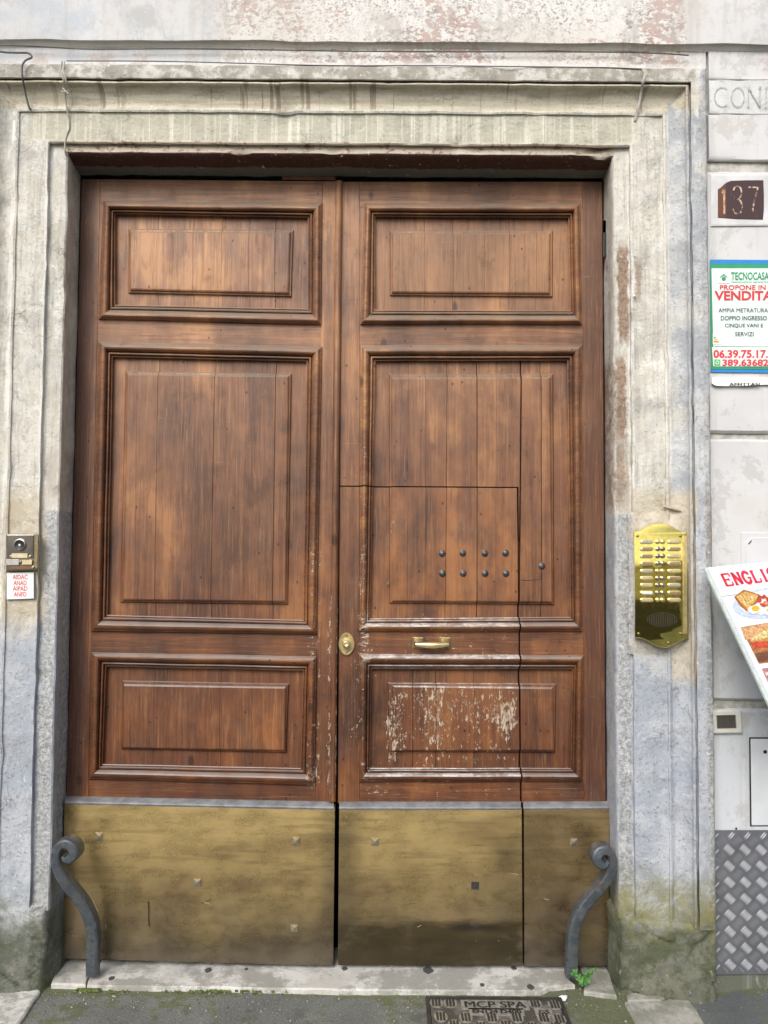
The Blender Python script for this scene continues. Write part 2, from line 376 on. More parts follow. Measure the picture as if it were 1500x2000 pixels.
    c = m.mix(m.mul(m.mr(m.add(cr, m.sub1(n2, .5, .02)), .0, .006, 1, 0), m.mul(m.mr(n1, .5, .56), .6)), c, (.16, .15, .13))
    m.bump(m.add(m.mul(n3, .7), m.add(m.mul(n2, .6), m.add(m.mul(pm, .35), m.mul(m.mr(fk, .54, .62), -.25)))), .85, .005)
    m.bump(n4, .8, .012); m.bump(m.noise(m.P, 34, 6, .75), .5, .006)
    return m.out(c, .88, 0.0, .25)
STONE = stone('weathered_travertine')

def wall_mat():
    m = Mat('limewashed_wall')
    n1 = m.noise(m.P, 1.6, 5, .6); n2 = m.noise(m.P, 9, 7, .75, .2); n3 = m.noise(m.vec(34, 20, 52), 1, 6, .72, .3); n4 = m.noise(m.P, 130, 3)
    c = m.mix(m.mr(n1, .35, .65), (.56, .56, .575), (.655, .655, .665))
    c = m.mix(m.mul(m.mr(n2, .5, .66), .4), c, (.60, .585, .575))
    pz = lambda y, Y=-.19: at(750, y, Y).z
    low = m.mr(m.Z, pz(1500), pz(900), 1, 0)
    c = m.mix(m.mul(low, .6), c, (.57, .615, .67))
    up = m.mr(m.Z, pz(118), pz(112))
    flz = m.mul(up, m.mul(m.mr(m.X, at(430, 50, -.2).x-.1, at(430, 50, -.2).x+.1), m.mr(m.add(m.X, m.sub1(n2, .5, .2)), at(1335, 50, -.2).x, at(1345, 50, -.2).x, 1, 0)))
    big = m.mr(m.noise(m.P, 2.4, 3, .5), .36, .60)
    sel = m.add(m.mul(n3, .72), m.mul(n2, .28))
    fm = m.mul(m.mr(sel, m.ma('SUBTRACT', .580, m.mul(big, .105)), m.ma('SUBTRACT', .605, m.mul(big, .105))), flz)
    pink = m.mix(m.mr(n2, .45, .55), (.40, .285, .255), (.50, .39, .355))
    grim = m.mix(m.mr(m.noise(m.vec(3, 1, 3), 1, 3), .5, .6), pink, (.30, .285, .275))
    cream = m.mix(m.mul(flz, .6), c, (.76, .745, .71))
    fine = m.noise(m.vec(85, 30, 100), 1, 4, .7); fmk = m.mul(m.mul(m.mr(fine, .535, .60), flz), m.mr(m.noise(m.P, 4, 3), .36, .56, .2, 1))
    cream = m.mix(m.mul(fmk, .85), cream, m.mix(m.mr(n2, .45, .55), (.22, .205, .20), (.40, .31, .285)))
    c = m.mix(fm, cream, grim)
    lb = m.mul(up, m.mr(m.X, at(400, 50, -.2).x, at(440, 50, -.2).x, 1, 0))
    c = m.mix(m.mul(lb, m.mr(n2, .4, .58, .85, .15)), c, (.47, .51, .555))
    c = m.mix(m.mul(m.mul(up, m.mr(m.noise(m.vec(26, 9, 18), 1, 6, .75), .50, .62)), .35), c, (.42, .42, .43))
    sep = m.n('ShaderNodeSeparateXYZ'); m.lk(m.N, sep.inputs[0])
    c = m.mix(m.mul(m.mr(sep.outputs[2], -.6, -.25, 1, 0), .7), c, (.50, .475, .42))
    foot = m.mr(m.add(m.Z, m.sub1(n2, .5, .06)), .09, .04, 0, 1)
    c = m.mix(m.mul(m.mr(m.Z, .10, .14, 1, 0), .92), c, (.085, .095, .060))
    fr = m.mul(m.mr(m.Z, pz(126), pz(122)), m.mr(m.Z, pz(100), pz(98), 1, 0))
    c = m.mix(m.mul(m.mul(fr, m.mr(n2, .52, .60)), .6), c, (.44, .36, .33))
    wc = m.noise(m.vec(6, 6, 5), 1, 9, .78, .3)
    c = m.mix(m.mul(m.mr(wc, .53, .58), .50), c, (.43, .415, .40)); c = m.mix(m.mul(m.mr(n1, .52, .66), .35), c, (.52, .47, .41)); c = m.mix(m.mul(m.mr(m.noise(m.vec(20, 8, 1.3), 1, 4, .6), .54, .68), .30), c, (.42, .41, .39))
    # faint scuffs
    c = m.mix(m.mul(m.mr(m.noise(m.vec(40, 10, 26), 1, 5, .7), .64, .70), .35), c, (.38, .36, .34))
    m.bump(m.add(m.mul(n2, .7), m.mul(n4, .15)), .5, .005); m.bump(m.mul(fm, -1), .4, .001)
    return m.out(c, .85, 0.0, .25)
WALL = wall_mat()
GROOVE = plain('grimy_mortar', (.44, .43, .40), .9, 0, .3, 30, .5)

def brass_mat():
    m = Mat('tarnished_brass_sheet')
    hz = m.noise(m.vec(1.5, 2, 8), 1, 3, .5, .3); hz2 = m.noise(m.vec(5, 2, 60), 1, 4, .6); n = m.noise(m.P, 4, 5, .65); f = m.noise(m.P, 120, 3, .6)
    gold, brown, grey = (.88, .64, .28), (.36, .225, .115), (.22, .20, .165)
    c = m.mix(m.mr(m.add(m.mul(hz, .55), m.mul(n, .45)), .28, .56), brown, (.62, .455, .205))
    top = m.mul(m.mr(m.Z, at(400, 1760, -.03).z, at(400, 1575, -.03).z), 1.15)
    c = m.mix(m.mul(top, m.mr(hz, .35, .55, .25, .9)), c, gold)  # sheen near the top painted in as brighter gold
    rt = m.box(1020, 1200, 1560, 1900, -.03, .01, .02)
    c = m.mix(m.mul(rt, .60), c, (.225, .150, .090))
    ed = m.ma('MINIMUM', 1.0, m.add(m.box(100, 150, 1560, 1900, -.03, .05, .03), m.add(m.box(630, 700, 1560, 1900, -.03, .05, .03), m.box(960, 1022, 1640, 1900, -.03, .05, .05))))
    sk = m.mul(m.mr(m.noise(m.vec(2.2, 2, 26), 1, 4, .6, .3), .52, .62), m.mr(m.Z, at(400, 1760, -.03).z, at(400, 1700, -.03).z))
    c = m.mix(m.mul(sk, .28), c, (.17, .125, .065))
    c = m.mix(m.mul(m.mul(ed, m.mr(n, .30, .55)), .55), c, (.12, .095, .062))
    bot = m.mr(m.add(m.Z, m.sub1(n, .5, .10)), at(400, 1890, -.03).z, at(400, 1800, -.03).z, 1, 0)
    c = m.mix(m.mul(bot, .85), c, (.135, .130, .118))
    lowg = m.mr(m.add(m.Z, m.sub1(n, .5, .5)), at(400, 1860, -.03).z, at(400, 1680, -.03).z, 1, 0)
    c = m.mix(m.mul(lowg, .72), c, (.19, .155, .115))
    st = m.box(655, 1020, 1800, 1900, -.03, .02, .03, m.sub1(m.noise(m.vec(5, 2, 22), 1, 4, .6), .5, .13))
    c = m.mix(m.mul(st, .80), c, (.060, .048, .022))
    st2 = m.box(880, 975, 1804, 1816, -.03, .06, .012, m.sub1(m.noise(m.vec(6, 2, 30), 1, 3), .5, .03))
    c = m.mix(m.mul(st2, .8), c, (.045, .038, .035))
    hr = m.mr(m.noise(m.vec(5, 2, 190), 1, 5, .7, .8), .655, .69)
    hr = m.mul(hr, m.add(.12, m.box(720, 1015, 1590, 1860, -.03, .1, .05)))
    c = m.mix(m.mul(hr, .85), c, (.045, .038, .03))
    spk = m.mr(m.vor(m.P, 26), .02, .075, 1, 0)
    c = m.mix(m.mul(m.mul(spk, m.mr(n, .48, .52)), .9), c, (.62, .58, .46))
    sm = m.noise(m.vec(6, 2, 11), 1, 8, .75)
    c = m.mix(m.mul(m.mr(sm, .54, .64), .20), c, grey); c = m.mix(m.mul(m.mr(f, .58, .68), .12), c, (.11, .085, .05)); c = m.mix(m.mul(m.mr(m.noise(m.vec(8, 2, 170), 1, 4, .7), .58, .68), .28), c, (.13, .10, .055))
    m.bump(m.noise(m.P, 3.2, 2), .35, .010); m.bump(m.add(m.mul(hz2, .6), m.mul(f, .25)), .25, .0006); m.bump(m.mul(hr, -1), .3, .0006)
    r = m.add(m.mr(sm, .35, .65, .25, .34), m.mul(st, .16))
    return m.out(c, r, m.mr(sm, .4, .7, .85, .65))
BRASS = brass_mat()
LEDGE = plain('grey_painted_ledge', (.20, .205, .215), .6, 0, .25, 25, .3)
STUD = plain('dull_brass_stud', (.40, .35, .26), .40, .6)
IRON = Mat('old_painted_iron')
_n = IRON.noise(IRON.P, 22, 6, .7); _n2 = IRON.noise(IRON.P, 120, 3)
_c = IRON.mix(IRON.mr(_n, .4, .62), (.105, .125, .15), (.16, .175, .19)); _c = IRON.mix(IRON.mul(IRON.mr(_n, .60, .66), .8), _c, (.17, .125, .09)); _c = IRON.mix(IRON.mul(IRON.mr(IRON.noise(IRON.P, 45, 8, .8), .57, .60), .75), _c, (.055, .058, .065)); _c = IRON.mix(IRON.mul(IRON.mr(IRON.noise(IRON.P, 60, 6, .8), .64, .67), .8), _c, (.36, .37, .37))
_c = IRON.mix(IRON.mul(IRON.mr(IRON.vor(IRON.P, 30), .02, .06, 1, 0), .6), _c, (.03, .03, .03))
IRON.bump(IRON.add(_n, IRON.mul(_n2, .3)), .8, .005); IRON = IRON.out(_c, .42, .55)
BOLT = plain('iron_bolt', (.13, .12, .12), .38, .7, .3)
GOLD = plain('worn_yellow_brass', (.84, .68, .36), .30, .75, .12, 40, .1)
GOLD_D = plain('darkened_brass', (.30, .24, .12), .4, .8, .3, 50)
BLACK = plain('black_rubber', (.015, .015, .017), .5)
STEEL = plain('dull_steel', (.42, .40, .37), .30, .9, .2, 30, .1)
WIRE = plain('grey_wire', (.42, .40, .36), .7); WIRE_D = plain('dark_cable', (.09, .09, .09), .6)
PAPER = plain('white_paper', (.78, .80, .79), .55, 0, .03, 8, .05)
def flat(name, col, rough=.5): return plain(name, col, rough, 0, .05, 30, .02)
GREEN, BLUE_P, RED, INK = flat('green_ink', (.03, .30, .14)), flat('blue_ink', (.02, .23, .62)), flat('red_ink', (.66, .035, .05)), flat('dark_ink', (.03, .04, .05))
WA = flat('light_green_ink', (.10, .52, .16)); MINT = flat('mint_paper', (.70, .82, .78))

# ---------------------------------------------------------------- writing helpers
_tc = {}
def text_norm(s, off=0.0, shear=0.0):
    if 'M' in s: off = 0.0          # the built-in font's M folds over itself when thickened
    k = (s, off, shear)
    if k not in _tc:
        cu = bpy.data.curves.new('t', 'FONT'); cu.body = s; cu.offset = off; cu.shear = shear; cu.resolution_u = 3
        o = bpy.data.objects.new('t', cu); C.objects.link(o)
        dg = bpy.context.evaluated_depsgraph_get(); me = bpy.data.meshes.new_from_object(o.evaluated_get(dg))
        vs = [(v.co.x, v.co.y) for v in me.vertices]; fs = [list(p.vertices) for p in me.polygons]
        bpy.data.objects.remove(o); bpy.data.curves.remove(cu); bpy.data.meshes.remove(me)
        x0, x1 = min(v[0] for v in vs), max(v[0] for v in vs); y0, y1 = min(v[1] for v in vs), max(v[1] for v in vs)
        _tc[k] = ([((x-x0)/(x1-x0), (y-y0)/(y1-y0)) for x, y in vs], fs)
    return _tc[k]
def write(name, s, mapf, u0, u1, v0, v1, mat, parent, off=0.02, shear=0.0):
    """print a word so that it fills the box (u0..u1, v0 bottom..v1 top) of the surface that mapf describes"""
    vs, fs = text_norm(s, off, shear); me = bpy.data.meshes.new(name)
    me.from_pydata([tuple(mapf(lerp(u0, u1, a), lerp(v0, v1, b))) for a, b in vs], [], fs)
    bm = bmesh.new(); bm.from_mesh(me); bmesh.ops.triangulate(bm, faces=bm.faces)
    bm.normal_update()
    if len(bm.faces) and sum(f.normal.y*f.calc_area() for f in bm.faces) > 0: bmesh.ops.reverse_faces(bm, faces=bm.faces)
    bm.to_mesh(me); bm.free()
    return link(name, me, mat, parent)
def poly(name, pts, mapf, mat, parent):
    m = MB(); m.add([mapf(*p) for p in pts], [list(range(len(pts)))]); return m.build(name, mat, parent)
def strokes(paths, th, mapf, u0, u1, v0, v1, ax=1.0):
    """letters from pen strokes; each path is a list of (x,y) in 0..1"""
    m = MB()
    for p in paths:
        t = th
        if isinstance(p, tuple): t, p = p
        q = [Vector((lerp(u0, u1, x), lerp(v0, v1, y), 0)) for x, y in p]
        L, R_ = [], []
        for i in range(len(q)):
            d = (q[min(i+1, len(q)-1)]-q[max(i-1, 0)]); d = d.normalized() if d.length > 1e-9 else Vector((1, 0, 0))
            nn = Vector((-d.y, d.x, 0))*t*.5
            L.append(q[i]+nn); R_.append(q[i]-nn)
        n = len(q)
        m.add([mapf(v.x, v.y) for v in L+R_], [[i, i+1, n+i+1, n+i] for i in range(n-1)])
    return m
def arc(cx, cy, rx, ry, a0, a1, n=16): return [(cx+rx*math.cos(math.radians(lerp(a0, a1, i/n))), cy+ry*math.sin(math.radians(lerp(a0, a1, i/n)))) for i in range(n+1)]

# ================================================================= SETTING
# ---- ground
def ground_mat():
    m = Mat('asphalt_and_moss')
    n1 = m.noise(m.P, 3, 5, .6); n2 = m.noise(m.P, 18, 6, .7); n3 = m.noise(m.P, 260, 3, .6); ag = m.vor(m.P, 105)
    c = m.mix(m.mr(n1, .4, .6), (.150, .156, .148), (.195, .200, .188))
    c = m.mix(m.mul(m.mr(ag, .15, .35, 1, 0), m.mr(n3, .4, .6, .2, .7)), c, (.33, .33, .31))
    c = m.mix(m.mul(m.mr(n3, .56, .7), .6), c, (.06, .062, .06))
    xr = atz(1180, 1960).x
    right = m.mr(m.X, atz(1330, 1980).x, atz(1390, 1980).x)
    c = m.mix(m.mul(right, .6), c, (.085, .095, .108))
    gl = m.mul(m.mr(m.add(m.X, m.sub1(n2, .5, .2)), atz(1080, 1960).x, atz(1120, 1960).x), m.mr(m.X, atz(1260, 1960).x, atz(1300, 1960).x, 1, 0))
    gl = m.ma('MAXIMUM', gl, m.mr(m.add(m.Y, m.sub1(n2, .5, .05)), -.195, -.165))
    g = m.mr(m.add(m.mul(n1, .5), m.mul(n2, .5)), m.ma('SUBTRACT', .50, m.mul(gl, .12)), m.ma('SUBTRACT', .58, m.mul(gl, .12)))
    near = m.mr(m.Y, -.9, -.4)
    c = m.mix(m.mul(m.mr(m.noise(m.P, 9, 9, .8), .52, .60), .55), c, (.085, .09, .08))
    c = m.mix(m.mul(m.mul(g, near), .80), c, m.mix(m.mr(n3, .4, .6), (.095, .115, .045), (.155, .17, .085)))
    c = m.mix(m.mul(m.mr(m.vor(m.P, 34), .04, .09, 1, 0), m.mul(m.mr(n2, .5, .55), .8)), c, (.5, .49, .45))
    m.bump(m.add(m.mul(ag, .5), m.mul(n3, .6)), .8, .004); m.bump(n2, .5, .008)
    return m.out(c, .85, 0, .3)
GROUND = ground_mat()
GZ = .016
mg = MB(); NX, NY = 60, 26
gx = [-40+34*i/4 for i in range(4)]+[-6+12*i/52 for i in range(53)]+[6+34*(i+1)/4 for i in range(4)]
gy = [.12-i*.06 for i in range(22)]+[-1.5, -2.5, -4, -6, -10, -20, -40]
vs = [(x, y, GZ+noise.noise(Vector((x*3, y*3, 0)))*.004*(1 if abs(x) < 3 and y > -2 else 0)+.036*min(1, max(0, (x-1.26)/.12))) for y in gy for x in gx]
mg.add(vs, [[j*len(gx)+i, j*len(gx)+i+1, (j+1)*len(gx)+i+1, (j+1)*len(gx)+i] for j in range(len(gy)-1) for i in range(len(gx)-1)])
g = mg.build('ground', GROUND); g['kind'] = 'structure'; g['label'] = 'grey green asphalt pavement before the door'
for p in g.data.polygons: p.use_smooth = True

# ---- white threshold and paving stones
def trav(name, a, b, dirt, dirtamt):
    m = Mat(name)
    n1 = m.noise(m.P, 7, 6, .7, .5); n2 = m.noise(m.vec(24, 60, 24), 1, 6, .75, 1.0); n3 = m.noise(m.P, 70, 5, .7)
    c = m.mix(m.mr(n1, .4, .62), a, b); c = m.mix(m.mul(m.mr(n2, .54, .64), .6), c, tuple(x*.62 for x in a))
    c = m.mix(m.mul(m.mr(m.noise(m.P, 5, 6, .75), .54-dirtamt*.1, .66-dirtamt*.1), dirtamt), c, dirt)
    c = m.mix(m.mul(m.mr(n3, .62, .72), .6), c, (.16, .15, .14))
    m.bump(m.add(n2, m.mul(n3, .5)), .6, .003); return m.out(c, .75, 0, .3)
TRAV = trav('white_travertine', (.55, .535, .505), (.68, .67, .645), (.29, .28, .25), .8)
TRAV_D = trav('grey_worn_stone', (.31, .30, .275), (.46, .445, .41), (.22, .225, .18), .8)
def groundpoly(pts, z0, z1, mat, name, parent=None, amp=.004, seg=.02):
    """a stone lying in the ground: outline in photo pixels on the plane z1, rough edges"""
    P = [atz(x, y, z1) if not isinstance(x, Vector) else x for x, y in pts]
    Q = []
    for i in range(len(P)):
        a, b = P[i], P[(i+1) % len(P)]; k = max(1, int((b-a).length/seg))
        for j in range(k):
            p = a.lerp(b, j/k); p = p + Vector((noise.noise(p*31), noise.noise(p*29+Vector((5, 5, 5))), 0))*amp; p.z = z1; Q.append(p)
    cen = sum(Q, Vector())/len(Q)
    r2 = [Vector((p.x, p.y, z0)) for p in Q]; r1 = [Vector((p.x, p.y, z1-.005)) for p in Q]; r0 = [p+(cen-p).normalized()*.006 for p in Q]
    m = MB(); m.rings([r2, r1, r0]); return m.build(name, mat, parent)
ths = thing('threshold', 'white travertine threshold slab running beneath the big wooden door', 'threshold', (0, -.05, 0))
def tback(x, y): v = atz(x, y, .035); v.y = .14; return v
groundpoly([(100, 1921), (166, 1923), (172, 1908), (183, 1896), (tback(183, 1890), 0), (tback(60, 1890), 0), (112, 1890)], -.03, .035, TRAV, 'slab', ths)
groundpoly([(168.5, 1923.5), (174.5, 1909), (186, 1896), (tback(186, 1890), 0), (tback(1118, 1890), 0), (1114, 1914), (1122, 1921), (1074, 1926), (1056, 1934), (700, 1933), (330, 1926)], -.03, .035, TRAV, 'slab', ths)
groundpoly([(1142, 1906), (1134, 1890), (tback(1132, 1880), 0), (tback(1215, 1880), 0), (1192, 1905), (1204, 1944), (1141, 1936)], -.03, .032, TRAV_D, 'slab', ths)
GUM = flat('old_chewing_gum', (.07, .07, .07), .8)
for (x, y, r) in ((673, 1892, 5), (836, 1895, 9), (942, 1924, 4), (1036, 1928, 6), (218, 1911, 5), (407, 1895, 6), (481, 1893, 3), (1004, 1891, 5)):
    c0 = atz(x, y, .035); m = MB()
    k = 12; ph = random.random()*6
    o_ = [(c0.x+math.cos(2*math.pi*i/k)*r*.0022*(1+.18*math.sin(3*i+ph)), c0.y+math.sin(2*math.pi*i/k)*r*.0028*(1+.15*math.cos(2*i+ph))) for i in range(k)]
    m.rings([[(a, b, .034) for a, b in o_], [(a, b, .0365) for a, b in o_], [(c0.x+(a-c0.x)*.7, c0.y+(b-c0.y)*.7, .0375) for a, b in o_]])
    m.build('gum_spot', GUM, ths)
m = groundpoly([(-160, 1922), (2, 1906), (40, 1914), (72, 1926), (80, 1934), (64, 1958), (28, 2010), (0, 2070), (-300, 2070)], -.02, .030, TRAV, 'paving_stone')
tag(m, 'white pitted paving stone in the lower left corner of the pavement', 'paving stone', 'stones set into the pavement')
m = groundpoly([(1224, 1943), (1236, 1937), (1298, 1934), (1303, 1945), (1292, 1953), (1226, 1953)], -.02, .036, TRAV_D, 'paving_stone')
tag(m, 'small grey stone wedged against the foot of the right door jamb', 'paving stone', 'stones set into the pavement')
m = groundpoly([(1220, 1956), (1290, 1955), (1312, 1949), (1346, 1953), (1362, 1972), (1384, 2012), (1256, 2030), (1240, 1996)], -.02, .031, TRAV_D, 'paving_stone')
tag(m, 'larger rough grey stone right of the mossy strip at the lower right', 'paving stone', 'stones set into the pavement')

# ---- facade
fac = thing('building_facade', 'whitewashed plaster facade with flaking pink patches around the stone doorway', 'wall', (0, -.1, 0))
WL, WR = -7.0, 7.0
YW = -.165
def hgrid(x0, x1, z0, z1, Y, nx, nz, amp):
    m = MB(); V_ = []
    for j in range(nz+1):
        for i in range(nx+1):
            x = lerp(x0, x1, i/nx); z = lerp(z0, z1, j/nz)
            V_.append((x, Y+noise.noise(Vector((x*2.2, 1, z*2.2)))*amp+noise.noise(Vector((x*9, 4, z*9)))*amp*.3, z))
    m.add(V_, [[j*(nx+1)+i, j*(nx+1)+i+1, (j+1)*(nx+1)+i+1, (j+1)*(nx+1)+i] for j in range(nz) for i in range(nx)]); return m
YU = -.192
zl = at(750, 82, YU).z; zl2 = at(750, 99, YW).z
# upper wall with a chamfered lower lip (a sweep of a profile along x)
def xsweep(name, prof, x0, x1, n, mat, parent, amp=.002, smooth=40):
    m = MB(); rs = []
    for i in range(n+1):
        x = lerp(x0, x1, i/n)
        rs.append([Vector((x, y, z)) + Vector((0, noise.noise(Vector((x*7, y*30, z*7)))*amp, noise.noise(Vector((x*5+9, y*30, z*5)))*amp)) for y, z in prof])
    m.rings(rs, False, False, False); return m.build(name, mat, parent, smooth)
slopez = .0
xsweep('upper_plaster', [(YW, zl2+.004), (YU+.008, zl+.006), (YU, zl+.002), (YU-.001, zl+.012), (YU, zl+.25), (YU, zl+1.6), (YU, 8.5), (.3, 8.5)], WL, WR, 260, WALL, fac, .006, 30)
XRo = at(1386, 700, YW).x
hgrid(WL, XRo, at(750, 128, YW).z-.02, zl2+.006, YW, 160, 4, .004).build('frieze_plaster', WALL, fac, 60)
hgrid(WL, at(-60, 700, YW).x, -.1, at(750, 128, YW).z-.018, YW, 30, 30, .004).build('side_plaster', WALL, fac, 60)
# the wall right of the door: plaster courses split by grooves
def courseblock(name, y0, y1, mat=WALL, x0=1386.0, yb=-.150, slope=0, bev=.006, xr=WR, yf=YW):
    z1, z0 = at(1440, y0, yf).z, at(1440, y1, yf).z
    xl = at(x0, (y0+y1)/2, yf).x-.004
    m = MB(); rs = []; n = 90
    for i in range(n+1):
        x = xl+(xr-xl)*(i/n)**1.8
        dz0 = noise.noise(Vector((x*4, 2, z0)))*.004+noise.noise(Vector((x*19, 2, z0)))*.0022; dz1 = noise.noise(Vector((x*4, 7, z1)))*.004+noise.noise(Vector((x*21, 7, z1)))*.0022
        prof = [(yb, z0+dz0), (yf+bev, z0+dz0), (yf, z0+bev+dz0)]+[(yf+noise.noise(Vector((x*3, 3, lerp(z0, z1, t)*3)))*.0035, lerp(z0, z1, t)) for t in (.1, .3, .5, .7, .9)]+[(yf, z1-bev+dz1), (yf+bev, z1+dz1), (yb, z1+dz1)]
        rs.append([(x, a, b) for a, b in prof])
    m.rings(rs, True, True, False)
    return m.build(name, mat, fac, 40)
INSC = trav('pale_marble', (.58, .60, .60), (.66, .67, .675), (.52, .50, .48), .5)
courseblock('plaster_course', 98, 155.6, bev=.003)
ins = courseblock('inscription_stone', 156.4, 222.2, INSC, 1387, bev=.002, xr=at(1660, 200, YW).x)
courseblock('plaster_course', 223, 313, bev=.004)
courseblock('plaster_course', 334, 846, bev=.010)
courseblock('plaster_course', 857, 1368, bev=.010)
courseblock('plaster_course', 1386, 1960, bev=.012)
MB().box((at(1380, 700, -.15).x, -.148, -.1), (WR, .2, zl2+.02)).build('groove_backing', GROOVE, fac)
MB().box((WL, -.14, at(750, 283, -.15).z-.02+.03), (at(1380, 700, -.15).x-.002, .2, zl+.2)).build('core_wall', GROOVE, fac)
MB().box((WL, -.14, -.1), (at(60, 700, -.15).x, .2, at(750, 283, -.15).z+.008)).build('core_wall', GROOVE, fac)
LETT = plain('carved_letter_shade', (.44, .435, .42), .9, 0, .35, 90)  # flat grey strokes paint the shade of the carved recesses
Yi = YW-.0045
pm_ = lambda x, y: at(x, y, Yi)
let = [([arc(.0+.62, .5, .62, .5, 52, 308, 20)], 1396, 1420), ([arc(.5, .5, .5, .5, 0, 360, 26)], 1429, 1454), ([[(0, 1.0), (0, 0)], (2.6, [(0, 1.0), (1, 0)]), [(1, 0), (1, 1)], [(-.15, 1), (.12, 1)], [(.85, 1), (1.15, 1)], [(-.12, 0), (.12, 0)]], 1462, 1485),
       ([[(0, 0), (0, 1)], [(-.15, 1), (.3, 1)]]+[arc(.15, .5, .85, .5, 90, -90, 14)]+[[(-.15, 0), (.3, 0)]], 1497, 1520)]
for ps, a, b in let:
    m = strokes(ps, 1.6, pm_, a, b, 208, 170); m.build('carved_letter', LETT, ins)

# ---- unseen passage box added behind the door to block light, coloured near-black
m = MB(); x0, x1, z1 = at(120, 900, .1).x-.3, at(1200, 900, .1).x+.3, 3.5
DARK = plain('unlit_plaster', (.06, .055, .05), .9)
m.add([(x0,.21,0),(x1,.21,0),(x1,3.5,0),(x0,3.5,0),(x0,.21,z1),(x1,.21,z1),(x1,3.5,z1),(x0,3.5,z1)], [(4,7,6,5),(1,2,6,5),(2,3,7,6),(3,0,4,7)])
pas = m.build('passage_wall', DARK); pas['kind'] = 'structure'

# ================================================================= STONE DOOR SURROUND
sur = thing('door_surround', 'weathered stone architrave framing the large wooden door', 'door surround', (0, -.15, 0))
# one profile, (right x, left x, lintel y, Y) each in photo pixels on its own plane
PROF = [(1177, 152.5, 341, .10), (1181.5, 148.5, 345, .0), (1186, 142, 336, -.03), (1191, 134, 324, -.075), (1197, 126, 309, -.135), (1199.5, 123.5, 304, -.146), (1202, 120, 300, -.151), (1229, 89, 287, -.151), (1231.5, 87, 285, -.151),
        (1233, 85.5, 283, -.168), (1235, 84, 280, -.172), (1265, 55, 252, -.172), (1295, 28, 225, -.172), (1298, 25, 222, -.174), (1299, 24, 221, -.184), (1302, 20, 217, -.188), (1305, 17, 213, -.184), (1307, 15, 211, -.175),
        (1311, 11, 206, -.173), (1318, 4, 199, -.177), (1326, -4, 189, -.186), (1334, -12, 179, -.200), (1341, -20, 170, -.217), (1344, -23, 167, -.228), (1345, -24, 166, -.240), (1347, -26, 164, -.245), (1350, -29, 161.5, -.243), (1351, -30, 160.5, -.212), (1354, -33, 158, -.212), (1355, -34, 157, -.250), (1358, -37, 154.5, -.256),
        (1382, -60, 131, -.256), (1384.5, -62, 129, -.250), (1386, -64, 128, -.15)]
PROF = [(a, b, c, (y if y > -.1725 else -.172+(y+.172)*.66)) if c > 128.5 else (a, b, c, y) for i, (a, b, c, y) in enumerate(PROF)]
def jit(p, s=1.0):
    a = noise.noise(Vector((p.x*14, p.y*40, p.z*14))); b = noise.noise(Vector((p.x*5+7, p.y*12, p.z*5))); c_ = noise.noise(Vector((p.x*40, p.y*60, p.z*40)))
    chip = max(0, noise.noise(Vector((p.x*9+3, p.y*25, p.z*9+1)))-.30)*.034
    d = Vector((a*.0022+b*.0025, c_*.0010+b*.002+chip, a*.0018+noise.noise(Vector((p.x*6, p.y*9, p.z*3+5)))*.002))
    return p+d*s
SR = [(at(a, 700, y).x, at(700, c, y).z, y) for a, b, c, y in PROF]
SL = [(at(b, 700, y).x, at(700, c, y).z, y) for a, b, c, y in PROF]
ZPL_R, ZPL_L = at(1290, 1790, -.17).z, at(60, 1772, -.17).z
n = 110
m = MB(); m.rings([[jit(Vector((x, y, lerp(zt, ZPL_R-.02, i/n)))) for x, zt, y in SR] for i in range(n+1)], False, False, False); m.build('jamb', STONE, sur, 35)['label'] = 'right jamb with bluish paint and moss low down'
m = MB(); m.rings([[jit(Vector((x, y, lerp(zt, ZPL_L-.02, i/n)))) for x, zt, y in SL] for i in range(n+1)], False, False, False); m.build('jamb', STONE, sur, 35)
n = 150
m = MB(); m.rings([[jit(Vector((lerp(a[0], b[0], i/n), a[2], a[1]))) for a, b in zip(SL, SR)] for i in range(n+1)], False, False, False); m.build('lintel', STONE, sur, 35)
